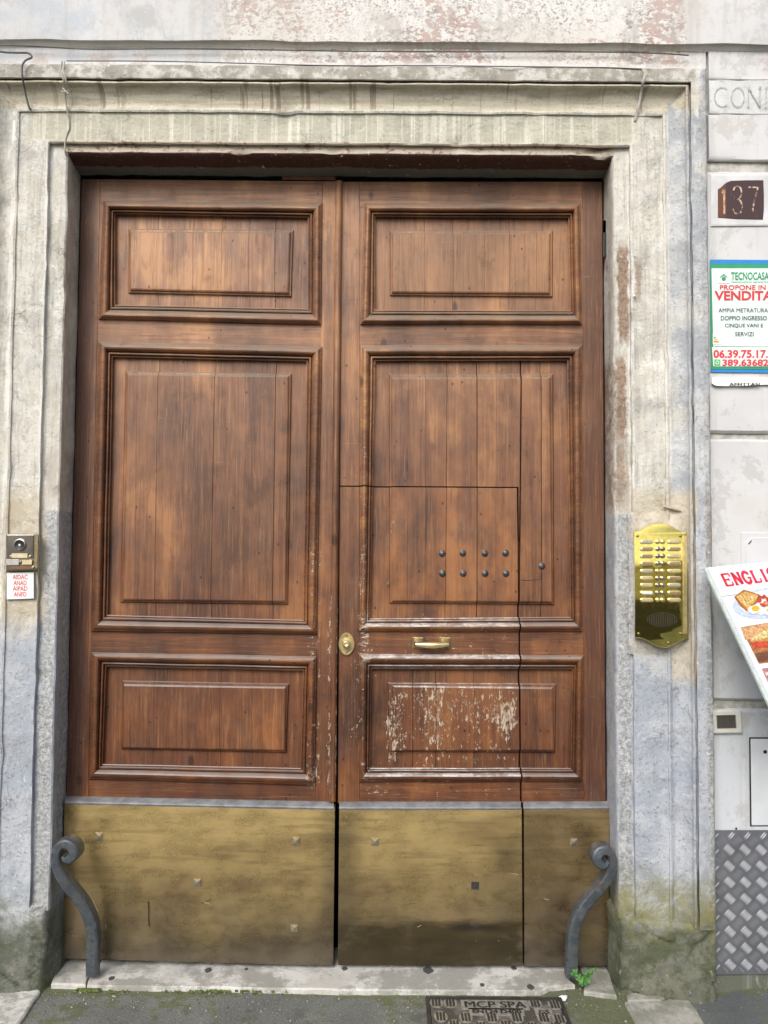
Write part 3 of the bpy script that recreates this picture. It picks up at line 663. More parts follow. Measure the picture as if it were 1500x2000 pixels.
# plinths: rough boulders at the feet of the jambs
def plinth(xs, ztop, seed, name='plinth'):
    """xs: (x at outer end, x at door side) in metres; a rounded, broken block"""
    m = MB(); xo, xi = xs; sgn = 1 if xo > xi else -1
    nu, nv = 54, 44; V_ = []
    dside = .16
    for j in range(nv+1):
        t = j/nv
        for i in range(nu+1):
            s = i/nu
            # walk: from the door side (y=.1) forward to the front face, along it, back at the outer end
            L = [(.30, 'a'), (.60, 'b'), (.10, 'c')]
            if s < .25: u = s/.25; x = xi; y = lerp(.1, -.160, u)
            elif s < .88: u = (s-.25)/.63; x = lerp(xi, xo, u); y = lerp(-.172, -.206, min(1, u*1.6))
            else: u = (s-.88)/.12; x = xo; y = lerp(-.206, -.12, u)
            r = .030
            if .25-.1 < s < .25+.07:   # round the corner
                k = 1-abs(s-.25)/.09 if abs(s-.25) < .09 else 0; x += sgn*r*.45*max(0, k); y += r*.45*max(0, k)
            z = lerp(-.05, ztop(x), t)
            p = Vector((x, y, z))
            d1 = noise.noise(Vector((x*5+seed, 1, z*5)))*.009 + noise.noise(Vector((x*13+seed, 4, z*13)))*.007 + noise.noise(Vector((x*34, seed, z*34+y*30)))*.0045
            ck = abs(noise.noise(Vector((x*4.1+seed*2, 8, z*4.1+x*3))))
            d1 -= max(0, .045-ck)*.30
            p.y -= d1; p.x -= sgn*noise.noise(Vector((y*7, seed, z*8)))*.010
            if t > .95: p.y += (t-.95)/.05*.010
            V_.append(p)
    m.add(V_, [[j*(nu+1)+i, j*(nu+1)+i+1, (j+1)*(nu+1)+i+1, (j+1)*(nu+1)+i] for j in range(nv) for i in range(nu)])
    top = [Vector(V_[nv*(nu+1)+i]) for i in range(nu+1)]
    n0 = len(m.v); m.v += top+[Vector((p.x, -.09, p.z+.02)) if p.y < -.09 else Vector((p.x+sgn*.02, p.y, p.z+.01)) for p in top]
    m.f += [[n0+i, n0+i+1, n0+nu+2+i, n0+nu+1+i] for i in range(nu)]
    return m.build(name, STONE, sur, 70)
plinth((at(1392, 1850, -.17).x, SR[5][0]-.004), lambda x: ZPL_R+.022*noise.noise(Vector((x*9, 0, 0)))-.01, 3.0)
plinth((at(-140, 1850, -.17).x, SL[5][0]+.004), lambda x: ZPL_L+.03*noise.noise(Vector((x*8, 3, 0))), 11.0)
# old plaster drip ledge on the cement above the entry phone
m = MB(); m.rings([[at(1296+50*t, 988+13*t+3*math.sin(t*9)*0+dy, -.181-dd) for dy, dd in ((-3, 0), (-1, .010*math.sin(math.pi*min(1, t+.15))+.002), (1.5, .011*math.sin(math.pi*min(1, t+.15))+.002), (3.5, 0))] for t in [i/12 for i in range(13)]], True, True, False)
m.build('cement_ridge', plain('buff_cement', (.50, .43, .34), .9, 0, .15, 40, .5), sur)

# ================================================================= DOOR
def Q(*a): return [(a[0], a[1]), (a[2], a[3]), (a[4], a[5]), (a[6], a[7])]
LP = [dict(o=Q(201.5,392, 629,396, 627,634, 192,623), i=Q(225,418, 601,425, 601,603, 225,595), f=Q(251,447, 574,449, 570,580, 250,573), g=Q(256,455, 564,456, 561,570, 256,563), s=[(262,262,0),(306,306,0),(377,376,.3),(432,431,0),(486,485,.2),(537,536,.4)]),
      dict(o=Q(192,666, 629,677, 618,1239, 178,1233), i=Q(220,697, 599,706, 592,1211, 210,1201), f=Q(245,724, 570,730, 563,1181, 235,1177), g=Q(251,733, 561,737, 556,1173, 242,1169), s=[(268,262,0),(309,300,.3),(381,371,0),(420,410,.5),(480,474,0),(539,531,.7)]),
      dict(o=Q(178,1274, 618,1282, 615,1534, 174,1522), i=Q(208,1302, 592,1310, 587,1500, 200,1492), f=Q(239,1329, 565,1335, 560,1471, 236,1464), g=Q(243,1340, 555,1345, 555,1464, 240,1459), s=[(300,298,.1),(366,364,0),(430,428,.3),(492,490,0)])]
RP = [dict(o=Q(711.5,396.5, 1133,396.5, 1137,633.5, 704,633.5), i=Q(733,423, 1110,425, 1114,606.5, 733,605), f=Q(761,450, 1080,450, 1080,580.5, 761,578), g=Q(768,458, 1072,458, 1071,570, 768,568.5), s=[(830,830,.1),(885,885,.3),(947,947,0),(996,996,.2),(1048,1048,0)]),
      dict(o=Q(704,674, 1137,674, 1137,1233.5, 702,1233.5), i=Q(733,705, 1108,704, 1114,1205, 723,1208), f=Q(759,730, 1081,730, 1083,1182, 760,1179), g=Q(767,741, 1072,740, 1077,1174, 768,1172), s=[(798,796,0),(831,830,.1),(874,870,.6),(932,932,1.1),(970,968,0),(1019,1014,2.3),(1057,1059,1.0)]),
      dict(o=Q(701,1277, 1140,1280, 1138,1527, 702,1527), i=Q(726,1307, 1118,1307, 1114,1500, 723,1500), f=Q(757,1333, 1087,1335, 1085,1471, 758,1469), g=Q(771,1342, 1077,1346, 1081,1464, 773,1464), s=[(806,806,.5),(852,852,.8),(926,926,.3),(1050,1050,0)])]
PF = [(0, .004), (0, -.007), (.04, -.012), (.09, -.013), (.13, -.019), (.20, -.025), (.28, -.0285), (.37, -.029), (.46, -.026), (.54, -.019), (.60, -.010), (.645, -.004), (.665, .004), (.70, .004), (.715, -.008), (.79, -.0095), (.83, -.006), (.85, .004), (.88, .009), (.92, .008), (.935, .004), (1.0, .006), (1.0, .030)]
def moulding_bm(p, seed):
    n = 18
    rings = [ringpath(lq(p['o'], p['i'], u), Y, n) for u, Y in PF] + [ringpath(p['o'], .030, n)]
    m = MB(); m.rings(rings+[rings[0]], False, False)
    b = m.bm(); bmesh.ops.remove_doubles(b, verts=b.verts, dist=1e-5); wob(b, .0012, 7, seed); return b
def panel_bm(p):
    """raised and fielded panel: flat margin, two small steps, raised field"""
    o = inset(p['i'], -4)
    st1 = inset(p['f'], 2.2); st2 = lq(p['f'], p['g'], .62)
    rs = [(o, .045), (o, .026), (p['f'], .026), (st1, .0150), (st2, .0140), (lq(p['f'], p['g'], .70), .006), (p['g'], .003)]
    return MB().rings([[at(*c, Y) for c in q] for q, Y in rs]).bm()
VCUT = ((1011.5, 951), (1017.5, 1568)); HCUT = ((667, 949.5), (1011, 952))
def regions(make, where):
    """cut a right-leaf piece into its share of the fixed leaf and of the wicket"""
    if where == 'wicket':
        b = clip(make(), *VCUT, -1, .0035); return clip(b, *HCUT, -1, .0025)
    b1 = clip(make(), *VCUT, 1, .0035 if True else 0)
    b2 = clip(clip(make(), *VCUT, -1, -.0035), *HCUT, 1, .0025)
    # above the cut the leaf is whole: close the sliver along the upright cut there
    b3 = clip(clip(make(), *VCUT, 1, -.0035), *HCUT, 1, .0025); b3.free()
    return join_bm([b1, b2])
def clipbox(make, a, b_):
    return make
left = thing('door_leaf', 'left leaf of the brown wooden door with three uncut panels', 'door leaf', at(150, 1890, 0), 'leaves of the big wooden door')
right = thing('door_leaf', 'right leaf of the brown wooden door, holding the small wicket door', 'door leaf', at(1180, 1890, 0), 'leaves of the big wooden door')
wick = thing('wicket_door', 'small wicket door cut into the right leaf, scuffed, with round bolts and brass handle', 'door', at(840, 1887, 0))

def has(b): return len(b.faces) > 0
def planks(p, root, idx, mode=None):
    seams = p['s']; ytop, ybot = p['o'][0][1], p['o'][3][1]
    base = MB().rings([[at(*c, Y) for c in inset(p['o'], 8)] for Y in (.062, .052)])
    def place(b, par):
        if has(b): link('plank', bm2me(b, 'plank'), W_V, par)
        else: b.free()
    if mode is None: pb = base.build('panel', W_V, root)
    else:
        b = regions(base.bm, mode) if mode != 'whole' else base.bm()
        pb = link('panel', bm2me(b), W_V, root)
    for k in range(len(seams)+1):
        def mk():
            b = panel_bm(p)
            if k > 0: s = seams[k-1]; clip(b, (s[0], ytop), (s[1], ybot), 1, .00035+s[2]*.0011)
            if k < len(seams): s = seams[k]; clip(b, (s[0], ytop), (s[1], ybot), -1, .00035+s[2]*.0011)
            off = random.Random(k*13+idx).uniform(-.0007, .0009)
            for v in b.verts: v.co.y += off
            return b
        if mode in (None, 'whole'): place(mk(), pb)
        else: place(regions(mk, mode), pb)
    return pb
def members(root, quads, mode=None):
    for nm, q, mat, Yf in quads:
        def mk():
            b = slab(q, Yf, .045, .8, .0012)
            if nm == 'stile':
                l = slab([(q[0][0]-9, q[0][1]+1), (q[1][0]+9, q[1][1]+1), (q[2][0]+9, q[2][1]-1), (q[3][0]-9, q[3][1]-1)] if 600 < q[0][0] < 1100 else ([(q[0][0]+2, q[0][1]+1), (q[1][0]+12, q[1][1]+1), (q[2][0]+12, q[2][1]-1), (q[3][0]+2, q[3][1]-1)] if q[0][0] < 600 else [(q[0][0]-12, q[0][1]+1), (q[1][0]-2, q[1][1]+1), (q[2][0]-2, q[2][1]-1), (q[3][0]-12, q[3][1]-1)]), .0024, .044, .3, .0003)
                if q[0][0] > 660 and q[0][0] < 700: l = slab([(q[0][0]+2, q[0][1]+1), (q[1][0]+10, q[1][1]+1), (q[2][0]+10, q[2][1]-1), (q[3][0]+2, q[3][1]-1)], .0024, .044, .3, .0003)
                if 600 < q[0][0] < 660: l = slab([(q[0][0]-10, q[0][1]+1), (q[1][0]-2, q[1][1]+1), (q[2][0]-2, q[2][1]-1), (q[3][0]-10, q[3][1]-1)], .0024, .044, .3, .0003)
                return join_bm([b.bm(), l.bm()])
            return b.bm()
        b = mk() if mode in (None, 'whole') else regions(mk, mode)
        if has(b): link(nm, bm2me(b, nm), mat, root)
        else: b.free()
members(left, [
    ('stile', Q(159.5,350, 195.5,350, 172.5,1561, 129,1558), W_V, 0.0), ('stile', Q(630,354, 665,354, 653,1569, 616,1568), W_V, 0.0),
    ('rail', Q(196,350, 629.5,354, 629.5,404, 196,400), W_H, .0012), ('rail', Q(190,615, 629,626, 629,685, 190,674), W_H, .0012),
    ('rail', Q(177,1225, 619,1231, 619,1290, 177,1282), W_H, .0012), ('rail', Q(173,1514, 616,1526, 616,1567, 173,1562), W_H, .0012)])
for k, p in enumerate(LP):
    pb = planks(p, left, k); link('panel_moulding', bm2me(moulding_bm(p, k*3.1)), W_H, pb, 32)
# leaf members of the right side
RM = [('stile', Q(667,355, 702,355, 702,1569, 660,1569), W_V, 0.0), ('stile', Q(1138.5,355, 1176,355, 1183,1566, 1141,1569), W_V, 0.0),
      ('rail', Q(702.5,355, 1138,355, 1138,405, 702.5,405), W_H, .0012), ('rail', Q(702.5,625, 1139,625, 1139,683, 702.5,683), W_H, .0012),
      ('rail', Q(702.5,1225, 1140,1225, 1140,1290, 702.5,1290), W_H, .0012), ('rail', Q(702.5,1519, 1141,1519, 1141,1569, 702.5,1569), W_H, .0012)]
members(right, RM[2:4], 'whole'); members(right, RM[:2]+RM[4:], 'leaf'); members(wick, RM, 'wicket')
pb = planks(RP[0], right, 11, 'whole'); link('panel_moulding', bm2me(moulding_bm(RP[0], 4)), W_H, pb, 32)
for k in (1, 2):
    for root, mode in ((right, 'leaf'), (wick, 'wicket')):
        pb = planks(RP[k], root, 11+k, mode)
        b = regions(lambda: moulding_bm(RP[k], 5+k), mode); link('panel_moulding', bm2me(b), W_H, pb, 32)
# cover strip on the meeting edge
m = MB(); n = 60; rs = []
for i in range(n+1):
    t = i/n; y = lerp(352, 1566, t); xl, xr = lerp(655, 642.5, t), lerp(669, 656, t)
    w_ = .6*noise.noise(Vector((y*.02, 1, 1)))
    rs.append([at(xl+(xr-xl)*u+w_, y, Y) for u, Y in ((0, .006), (0, -.012), (.12, -.018), (.3, -.0235), (.55, -.0245), (.75, -.022), (.9, -.016), (1.0, -.009), (1.0, .006))])
m.rings(rs); m.build('cover_strip', W_V, left, 50)
# ledges and brass kick plates
def ledge(root, xa, ya, xb, yb):
    m = MB(); rs = []
    for i in range(31):
        x = lerp(xa, xb, i/30); y = lerp(ya, yb, i/30); j_ = .5*noise.noise(Vector((x*.05, 0, 2)))
        rs.append([at(x, y-2+j_, .003), at(x, y+j_, -.006), at(x, y+9+j_, -.031), at(x, y+12+j_, -.0335), at(x, y+15, -.030), at(x, y+15, .003)])
    m.rings(rs); m.build('ledge', LEDGE, root)
def plate(root, q):
    m = MB(); N_ = 24; V_ = []
    for j in range(N_+1):
        for i in range(N_+1):
            a = (lerp(q[0][0], q[1][0], i/N_), lerp(q[0][1], q[1][1], i/N_)); b = (lerp(q[3][0], q[2][0], i/N_), lerp(q[3][1], q[2][1], i/N_))
            p = at(lerp(a[0], b[0], j/N_), lerp(a[1], b[1], j/N_), -.030)
            e = min(i, N_-i, j, N_-j)
            p.y += noise.noise(Vector((p.x*3.1, 2, p.z*3.1)))*.0035 + (0.0015 if e == 0 else 0); V_.append(p)
    m.add(V_, [[j*(N_+1)+i, j*(N_+1)+i+1, (j+1)*(N_+1)+i+1, (j+1)*(N_+1)+i] for j in range(N_) for i in range(N_)])
    edge = [i for i in range(N_+1)]+[j*(N_+1)+N_ for j in range(1, N_+1)]+[N_*(N_+1)+i for i in range(N_-1, -1, -1)]+[j*(N_+1) for j in range(N_-1, 0, -1)]
    n0 = len(m.v); m.v += [Vector((m.v[k].x, .02, m.v[k].z)) for k in edge]
    m.f += [[edge[k], edge[(k+1) % len(edge)], n0+(k+1) % len(edge), n0+k] for k in range(len(edge))]
    return m.build('kick_plate', BRASS, root, 40)
ledge(left, 126, 1556, 652, 1567); plate(left, Q(125.5,1567, 654,1578, 650.5,1887, 122,1872))
ledge(wick, 662.5, 1567, 1017.5, 1567); plate(wick, Q(662.5,1578, 1019,1578, 1021,1886, 660,1885))
ledge(right, 1022, 1567, 1190, 1566); plate(right, Q(1023.5,1577, 1190.5,1577, 1188,1886, 1024.5,1888))
def stud(root, x, y, r=8.5, fl=False):
    Yb = -.0305; m = MB(); q = [(x-r, y-r*.2), (x+r*.2, y-r), (x+r, y+r*.25), (x-r*.15, y+r)]
    q = [(x-r, y-r), (x+r, y-r), (x+r, y+r), (x-r, y+r)] if fl is None else [(x-r*.85, y-r*.9), (x+r*.85, y-r*.8), (x+r*.85, y+r*.9), (x-r*.85, y+r*.8)]
    if fl: 
        m.rings([[at(*p, Yb+.006) for p in q], [at(*p, Yb-.004) for p in q], [at(*p, Yb-.004) for p in inset(q, 2)], [at(*p, Yb-.001) for p in inset(q, 2.6)], [at(*p, Yb-.001) for p in inset(q, 4)], [at(*p, Yb-.004) for p in inset(q, 4.6)]])
    else:
        m.rings([[at(*p, Yb+.006) for p in q], [at(*p, Yb-.004) for p in q], [at(lerp(p[0], x, .93), lerp(p[1], y, .93), Yb-.016) for p in q]])
    m.build('stud', BOLT if fl else STUD, root)
for x, y in ((193, 1634), (578, 1643), (385, 1724), (575, 1813)): stud(left, x, y)
stud(wick, 732, 1645); stud(wick, 928, 1730, 9, True); stud(right, 1121, 1645)
# thin dark scratches and a rust run on the left plate
m = strokes([[(0, 0), (.2, .3), (.1, .7), (.4, 1)]], 1.6, lambda x, y: at(x, y, -.0345), 289, 295, 1760, 1810); m.build('scratch', BLACK, left)
rs_ = random.Random(12)
SCR = flat('bright_scratch', (.55, .50, .38), .5)
for root, xa, xb in ((left, 180, 630), (left, 180, 630), (left, 180, 630), (left, 180, 630), (wick, 690, 1000), (wick, 690, 1000), (right, 1040, 1110), (right, 1040, 1110)):
    x, y, L_ = rs_.uniform(xa, xb), rs_.uniform(1600, 1850), rs_.uniform(8, 26); a_ = rs_.uniform(-.5, .5)+rs_.choice([0, 1.3])
    strokes([[(0, 0), (.5, .52), (1, 1)]], .8, lambda u, v: at(u, v, -.0342), x, x+L_*math.cos(a_), y, y+L_*math.sin(a_)).build('scratch', rs_.choice([SCR, BLACK, SCR]), root)
# round bolts
def dome(root, x, y, r, Y, mat=BOLT, h=.010, name='bolt'):
    m = MB(); k = 14; rs = []
    for u, hh in ((1.25, 0), (1.2, .15), (1.0, .2), (.95, .55), (.75, .82), (.45, .96), (.12, 1)):
        rs.append([at(x+r*u*math.cos(2*math.pi*i/k), y+r*u*math.sin(2*math.pi*i/k), Y-h*hh) for i in range(k)])
    m.rings([[at(x+r*1.25*math.cos(2*math.pi*i/k), y+r*1.25*math.sin(2*math.pi*i/k), Y+.004) for i in range(k)]]+rs); return m.build(name, mat, root, 60)
for x in (863.5, 904, 947, 987.5):
    dome(wick, x, 1080+(x % 3)*.4, 5.6, .003); dome(wick, x+.5, 1120, 5.6, .003)
dome(right, 1058, 1105.5, 5.6, .003)
m = strokes([[(0, .3), (.4, .45), (.75, .3), (1, 0)], [(1, 0), (.98, -.9), (1.02, -2.2)]], 1.1, lambda x, y: at(x, y, .0018), 1014, 1057, 1131, 1137); m.build('scratch', BLACK, right)
# knob with oval rosette
def ov(x, y, rx, ry, Y, k=28): return [at(x+rx*math.cos(2*math.pi*i/k), y+ry*math.sin(2*math.pi*i/k)*(1.0), Y) for i in range(k)]
m = MB(); m.rings([ov(677, 1258, 16, 22.5, .002), ov(677, 1258, 16, 22.5, -.006), ov(677, 1258, 14.5, 21, -.010), ov(677, 1258, 13, 19, -.010), ov(677, 1258, 12, 18, -.006)])
kn = m.build('knob_rosette', GOLD, wick, 40)
m = MB(); m.rings([ov(676, 1259, 4, 4, -.004), ov(676, 1259, 4, 4, -.018), ov(676, 1258.5, 7.5, 7.5, -.024), ov(676, 1258, 8.2, 8.2, -.032), ov(676, 1258, 7, 7, -.039), ov(676, 1258, 4.2, 4.2, -.042), ov(676, 1258.5, 2.2, 2.2, -.040)]); m.build('knob', GOLD, kn, 50)
for y in (1242, 1274): dome(kn, 677, y, 1.8, -.006, GOLD_D, .002, 'screw')
# pull handle
hd = None
for i, (xa, xb) in enumerate(((805.5, 827), (858, 879.5))):
    q = Q(xa, 1244, xb, 1245, xb, 1268, xa, 1267)
    m = slab(q, -.003, .003, 2, .001); o = m.build('handle_plate', GOLD_D, wick if hd is None else hd)
    if hd is None: hd = o
    xc = (xa+xb)/2
    m = MB(); m.rings([ov(xc, 1252, 8, 6, -.002, 14), ov(xc, 1253, 5, 4.5, -.012, 14), ov(xc, 1256, 4, 3.6, -.026, 14), ov(xc, 1259, 4.6, 4, -.034, 14)]); m.build('post', GOLD, hd, 50)
m = MB(); pts = []; rr = []
for i in range(17):
    t = i/16; x = lerp(812, 876, t); pts.append(at(x, 1258.5+1.6*math.sin(math.pi*t), -.034-.006*math.sin(math.pi*t))); rr.append(.0075+.0048*math.sin(math.pi*t))
m.tube(pts, rr, 10); m.build('grip', GOLD, hd, 60)
slab(Q(551,341.5, 655,343, 655,352, 551,351), .004, .03).build('shim', W_H, left)
# hinge ironwork in the right reveal
hg = thing('hinge', 'dark iron hinge pintle in the gap beside the upper right leaf', 'hinge', at(1181, 460, -.02))
MB().rings([ov(1181, 432, 3, 1.5, -.02, 10), ov(1181, 497, 3, 1.5, -.02, 10)]).build('pin', BLACK, hg, 50)
slab(Q(1178, 455, 1186, 452, 1186, 500, 1178, 503), -.025, .02).build('strap', BLACK, hg)

# ================================================================= IRON SCROLL GUARDS
def catmull(P, n):
    out = []
    for i in range(len(P)-1):
        p0, p1, p2, p3 = P[max(i-1, 0)], P[i], P[i+1], P[min(i+2, len(P)-1)]
        for j in range(n):
            t = j/n; out.append([.5*((2*b)+(-a+c)*t+(2*a-5*b+4*c-d)*t*t+(-a+3*b-3*c+d)*t**3) for a, b, c, d in zip(p0, p1, p2, p3)])
    out.append(list(P[-1])); return out
def guard(P, label):
    """P: (px, py, Y, in-plane width px, depth m)"""
    base = at(P[0][0], P[0][1], P[0][2]); base.z = .035
    root = thing('wheel_guard', label, 'wheel guard', base, 'iron scroll guards at the door')
    S = catmull(P, 8); rs = []; W3 = [at(s[0], s[1], s[2]) for s in S]
    for i, s in enumerate(S):
        a, b = S[max(i-1, 0)], S[min(i+1, len(S)-1)]
        tx, ty = b[0]-a[0], b[1]-a[1]; L = math.hypot(tx, ty) or 1; nx, ny = -ty/L, tx/L
        w_, d_ = s[3]/2, s[4]/2; r = []
        for u, v in ((-.62, -1), (.62, -1), (.92, -.82), (1, -.55), (1, .8), (.85, 1), (-.85, 1), (-1, .8), (-1, -.55), (-.92, -.82)):
            p = at(s[0]+nx*w_*u, s[1]+ny*w_*u, s[2]); p.y += v*d_
            p += Vector((0, noise.noise(Vector((s[0]*.06, s[1]*.06, u))), 0))*.002; r.append(p)
        rs.append(r)
    m = MB(); m.rings(rs); m.build('iron_bar', IRON, root, 30)
    return root
GL = [(181, 1903, -.105, 23, .040), (181.5, 1880, -.108, 23, .040), (183, 1845, -.112, 23, .042), (182, 1812, -.12, 23, .044), (174, 1785, -.13, 22.5, .046), (161, 1760, -.14, 22, .048), (143, 1737, -.155, 21.5, .050), (126, 1713, -.17, 21, .052),
      (115.5, 1690, -.18, 20, .054), (113, 1668, -.185, 18, .058), (119, 1650, -.188, 17, .062), (133, 1644, -.19, 19, .066), (146, 1651, -.19, 20, .068), (149, 1664, -.19, 20, .068), (141, 1673, -.19, 18, .066), (132, 1673, -.19, 13, .064), (128, 1667, -.19, 8, .060)]
guard(GL, 'dark iron scroll guard bar standing at the left foot of the door')
GR = [(1116, 1905, -.105, 24, .040), (1116, 1880, -.108, 23, .040), (1117, 1845, -.112, 23, .042), (1121, 1812, -.12, 23, .044), (1131, 1782, -.13, 22.5, .046), (1148, 1757, -.14, 22, .048), (1168, 1735, -.155, 21.5, .050), (1185, 1712, -.17, 21, .052),
      (1193, 1690, -.18, 19, .054), (1192, 1668, -.185, 17, .058), (1182, 1657, -.188, 18, .062), (1168, 1659, -.19, 20, .066), (1162, 1670, -.19, 20, .068), (1166, 1681, -.19, 19, .068), (1175, 1684, -.19, 15, .066), (1181, 1680, -.19, 10, .062), (1181, 1675, -.19, 6, .06)]
guard(GR, 'dark iron scroll guard bar standing at the right foot of the door')

# ================================================================= LEFT JAMB: DOORBELL AND STICKER
db = thing('video_doorbell', 'steel door camera box with brass label strips on the left jamb', 'doorbell', at(42, 1115, -.17))
slab(Q(12,1043, 73,1043, 70,1114, 12,1115), -.200, -.166, 2, .003).build('housing', STEEL, db)
slab(Q(68,1046, 75,1044, 73,1110, 66,1113), -.203, -.19, .5, .001).build('side_lip', GOLD_D, db)
RUST = plain('browned_steel', (.22, .14, .085), .35, .8, .35, 12, .1)
slab(Q(13.5,1044.5, 66,1044.5, 65,1091, 13.5,1091.5), -.2035, -.198, 1, .001).build('faceplate', plain('smeared_steel', (.36, .32, .29), .22, .9, .3, 9, .1), db)
m = MB(); m.rings([ov(38, 1064, 11.5, 11.5, -.202), ov(38, 1064, 11.5, 11.5, -.210), ov(38, 1064, 10, 10, -.211), ov(38, 1064, 10, 10, -.206)]); lr = m.build('lens_ring', STEEL, db, 40)
m = MB(); m.rings([ov(38, 1064, 9.8, 9.8, -.205), ov(38, 1064, 9.5, 9.5, -.209), ov(38, 1064, 6, 6, -.2065), ov(38, 1064, 2.6, 2.6, -.206)]); m.build('lens', BLACK, lr, 40)
m = MB(); m.rings([ov(38, 1064.5, 2.4, 2.4, -.205, 12), ov(38, 1064.5, 2, 2, -.2085, 12)]); m.build('lens_glint', PAPER, lr)
slab(Q(13,1092, 63,1092, 63,1113, 13,1112), -.2035, -.198, 1, .001).build('lower_plate', RUST, db)
for q in (Q(23,1081, 54,1081, 54,1090, 23,1090), Q(43,1094, 63,1094, 62,1103, 43,1103)): slab(q, -.209, -.20, .8, .001).build('name_label', plain('buff_label', (.60, .52, .33), .5), db)
slab(Q(12,1092, 37,1092, 37,1104, 12,1104), -.209, -.20, .8, .001).build('name_label', plain('grey_label', (.42, .42, .40), .4), db)
for x, y in ((39, 1097), (64, 1108), (21, 1087), (58, 1087)): dome(db, x, y, 2.6, -.205, STUD, .005, 'button')
stk = thing('sticker', 'small white sticker with four red lines of lettering below the door camera', 'sticker', at(40, 1170, -.17))
slab(Q(13,1119, 66,1118, 66,1169, 13,1171), -.186, -.168, .6, .0006).build('card', PAPER, stk)
mp = lambda x, y: at(x, y, -.1868)
for s, x0, x1, y0, y1 in (('AIDAC', 24.5, 54, 1131.5, 1122.5), ('ANAD', 26.5, 52, 1143, 1134), ('AIPAD', 25, 53.5, 1154, 1145), ('ANFD', 27, 51.5, 1165, 1156.5)):
    write('lettering', s, mp, x0, x1, y0, y1, RED, stk, .008)

# ================================================================= RIGHT JAMB: ENTRY PHONE
def cpatch(q, Y, amp=.004, N_=22):
    m = MB(); V_ = []
    for j in range(N_+1):
        for i in range(N_+1):
            a = (lerp(q[0][0], q[1][0], i/N_), lerp(q[0][1], q[1][1], i/N_)); b = (lerp(q[3][0], q[2][0], i/N_), lerp(q[3][1], q[2][1], i/N_))
            e = min(i, N_-i, j, N_-j)/N_; x, y = lerp(a[0], b[0], j/N_), lerp(a[1], b[1], j/N_)
            w_ = 5*noise.noise(Vector((x*.05, y*.05, 1))); p = at(x+w_, y+w_*1.4, Y)
            p.y += noise.noise(Vector((p.x*9, 1, p.z*9)))*amp + max(0, .14-e)*.16; V_.append(p)
    m.add(V_, [[j*(N_+1)+i, (j+1)*(N_+1)+i, (j+1)*(N_+1)+i+1, j*(N_+1)+i+1] for j in range(N_) for i in range(N_)]); return m
cpatch(Q(1231, 1000, 1347, 996, 1352, 1282, 1233, 1280), -.193).build('cement_patch', STONE, sur, 60)
ip = thing('intercom_panel', 'polished brass entry phone panel with two columns of buttons on right jamb', 'intercom', at(1290, 1263, -.18))
def ipY(y): t = (y-1020)/245; return -.196-.48*(.13*t-.08*t*t)      # fixed leaning back a little
def ipm(x, y, d=0.0): return at(x, y, ipY(y)-d)
MIR = Mat('polished_brass'); _n = MIR.noise(MIR.vec(3, 3, 3), 1, 2); MIR.bump(_n, .22, .02); _s = MIR.noise(MIR.P, 60, 4, .6)
MIR = MIR.out(MIR.mix(MIR.mr(_s, .4, .7), (1.0, .84, .24), (.92, .74, .19)), MIR.mr(_s, .4, .7, .05, .12), 1.0)
top = [(1238, 1038), (1245, 1037.5), (1252, 1035), (1262, 1029), (1272, 1024.5), (1282, 1022.5), (1291, 1022), (1301, 1023.5), (1312, 1028), (1322, 1034), (1331, 1038), (1341, 1039)]
bot = [(1345, 1246), (1337, 1248), (1328, 1252), (1316, 1259), (1302, 1265), (1290, 1264), (1276, 1258.5), (1264, 1251), (1254, 1247), (1240, 1245)]
o_ = top+bot; cx, cy = 1291, 1143
sh = lambda k, d: [ipm(cx+(x-cx)*k, cy+(y-cy)*(1-(1-k)*.5), d) for x, y in o_]
m = MB(); m.rings([[at(x, y, -.18) for x, y in o_], sh(1, -.002), sh(.985, .0)]); b = m.bm()
for k in range(1, 22):
    p0 = at(1290, 1022+k*11, -.2)
    bmesh.ops.bisect_plane(b, geom=b.verts[:]+b.edges[:]+b.faces[:], plane_co=p0, plane_no=(0, 0, 1), dist=1e-6)
for v in b.verts:
    if v.co.y < -.187:
        # pixel height of this point, to sit on the bowed sheet
        d = v.co-CAM; py = 1000-FPX*d.dot(_U)/d.dot(_F); v.co.y = ipY(py)+(0 if v.co.y < ipY(py)+.001 else .002)
bp = link('plate', bm2me(b), MIR, ip, 40)
m = MB(); m.rings([[ipm(a, y, d) for a, d in ((1334, 0), (1335, .003), (1342, .001), (1343, -.006), (1334, -.006))] for y in range(1046, 1244, 12)]); m.build('side_flange', GOLD, ip, 30)
LAB = [plain('cream_label', (.46, .38, .20), .4), plain('tan_label', (.27, .19, .10), .4), plain('white_label', (.72, .72, .70), .4), plain('grey_label_strip', (.36, .34, .28), .4)]
rows = [1058, 1072, 1086, 1100.5, 1115.5, 1129.5, 1143, 1158, 1172]
lc = [3, 1, 1, 1, 3, 0, 0, 2, 0]; rc = [0, 1, 0, 1, 0, 1, 3, 1, 0]
def pill(x0, x1, y, r, d0, d1, k=5):
    L = [(x0+r-r*math.cos(a), y-r*math.sin(a)) for a in [math.pi*(-.5+i/(k*1.0)) for i in range(k+1)]]
    L = [(x0+r+r*math.cos(math.radians(90+180*i/k)), y-r*math.sin(math.radians(90+180*i/k))) for i in range(k+1)]
    R2 = [(x1-r+r*math.cos(math.radians(-90+180*i/k)), y-r*math.sin(math.radians(-90+180*i/k))) for i in range(k+1)]
    return L+R2
def pillm(x0, x1, y, r, mat, name):
    o = pill(x0, x1, y, r, 0, 0); i_ = pill(x0+1.2, x1-1.2, y, r-1.2, 0, 0)
    m = MB(); m.rings([[ipm(a, b, -.004) for a, b in o], [ipm(a, b, .0035) for a, b in o], [ipm(a, b, .0045) for a, b in i_]]); return m.build(name, mat, ip)
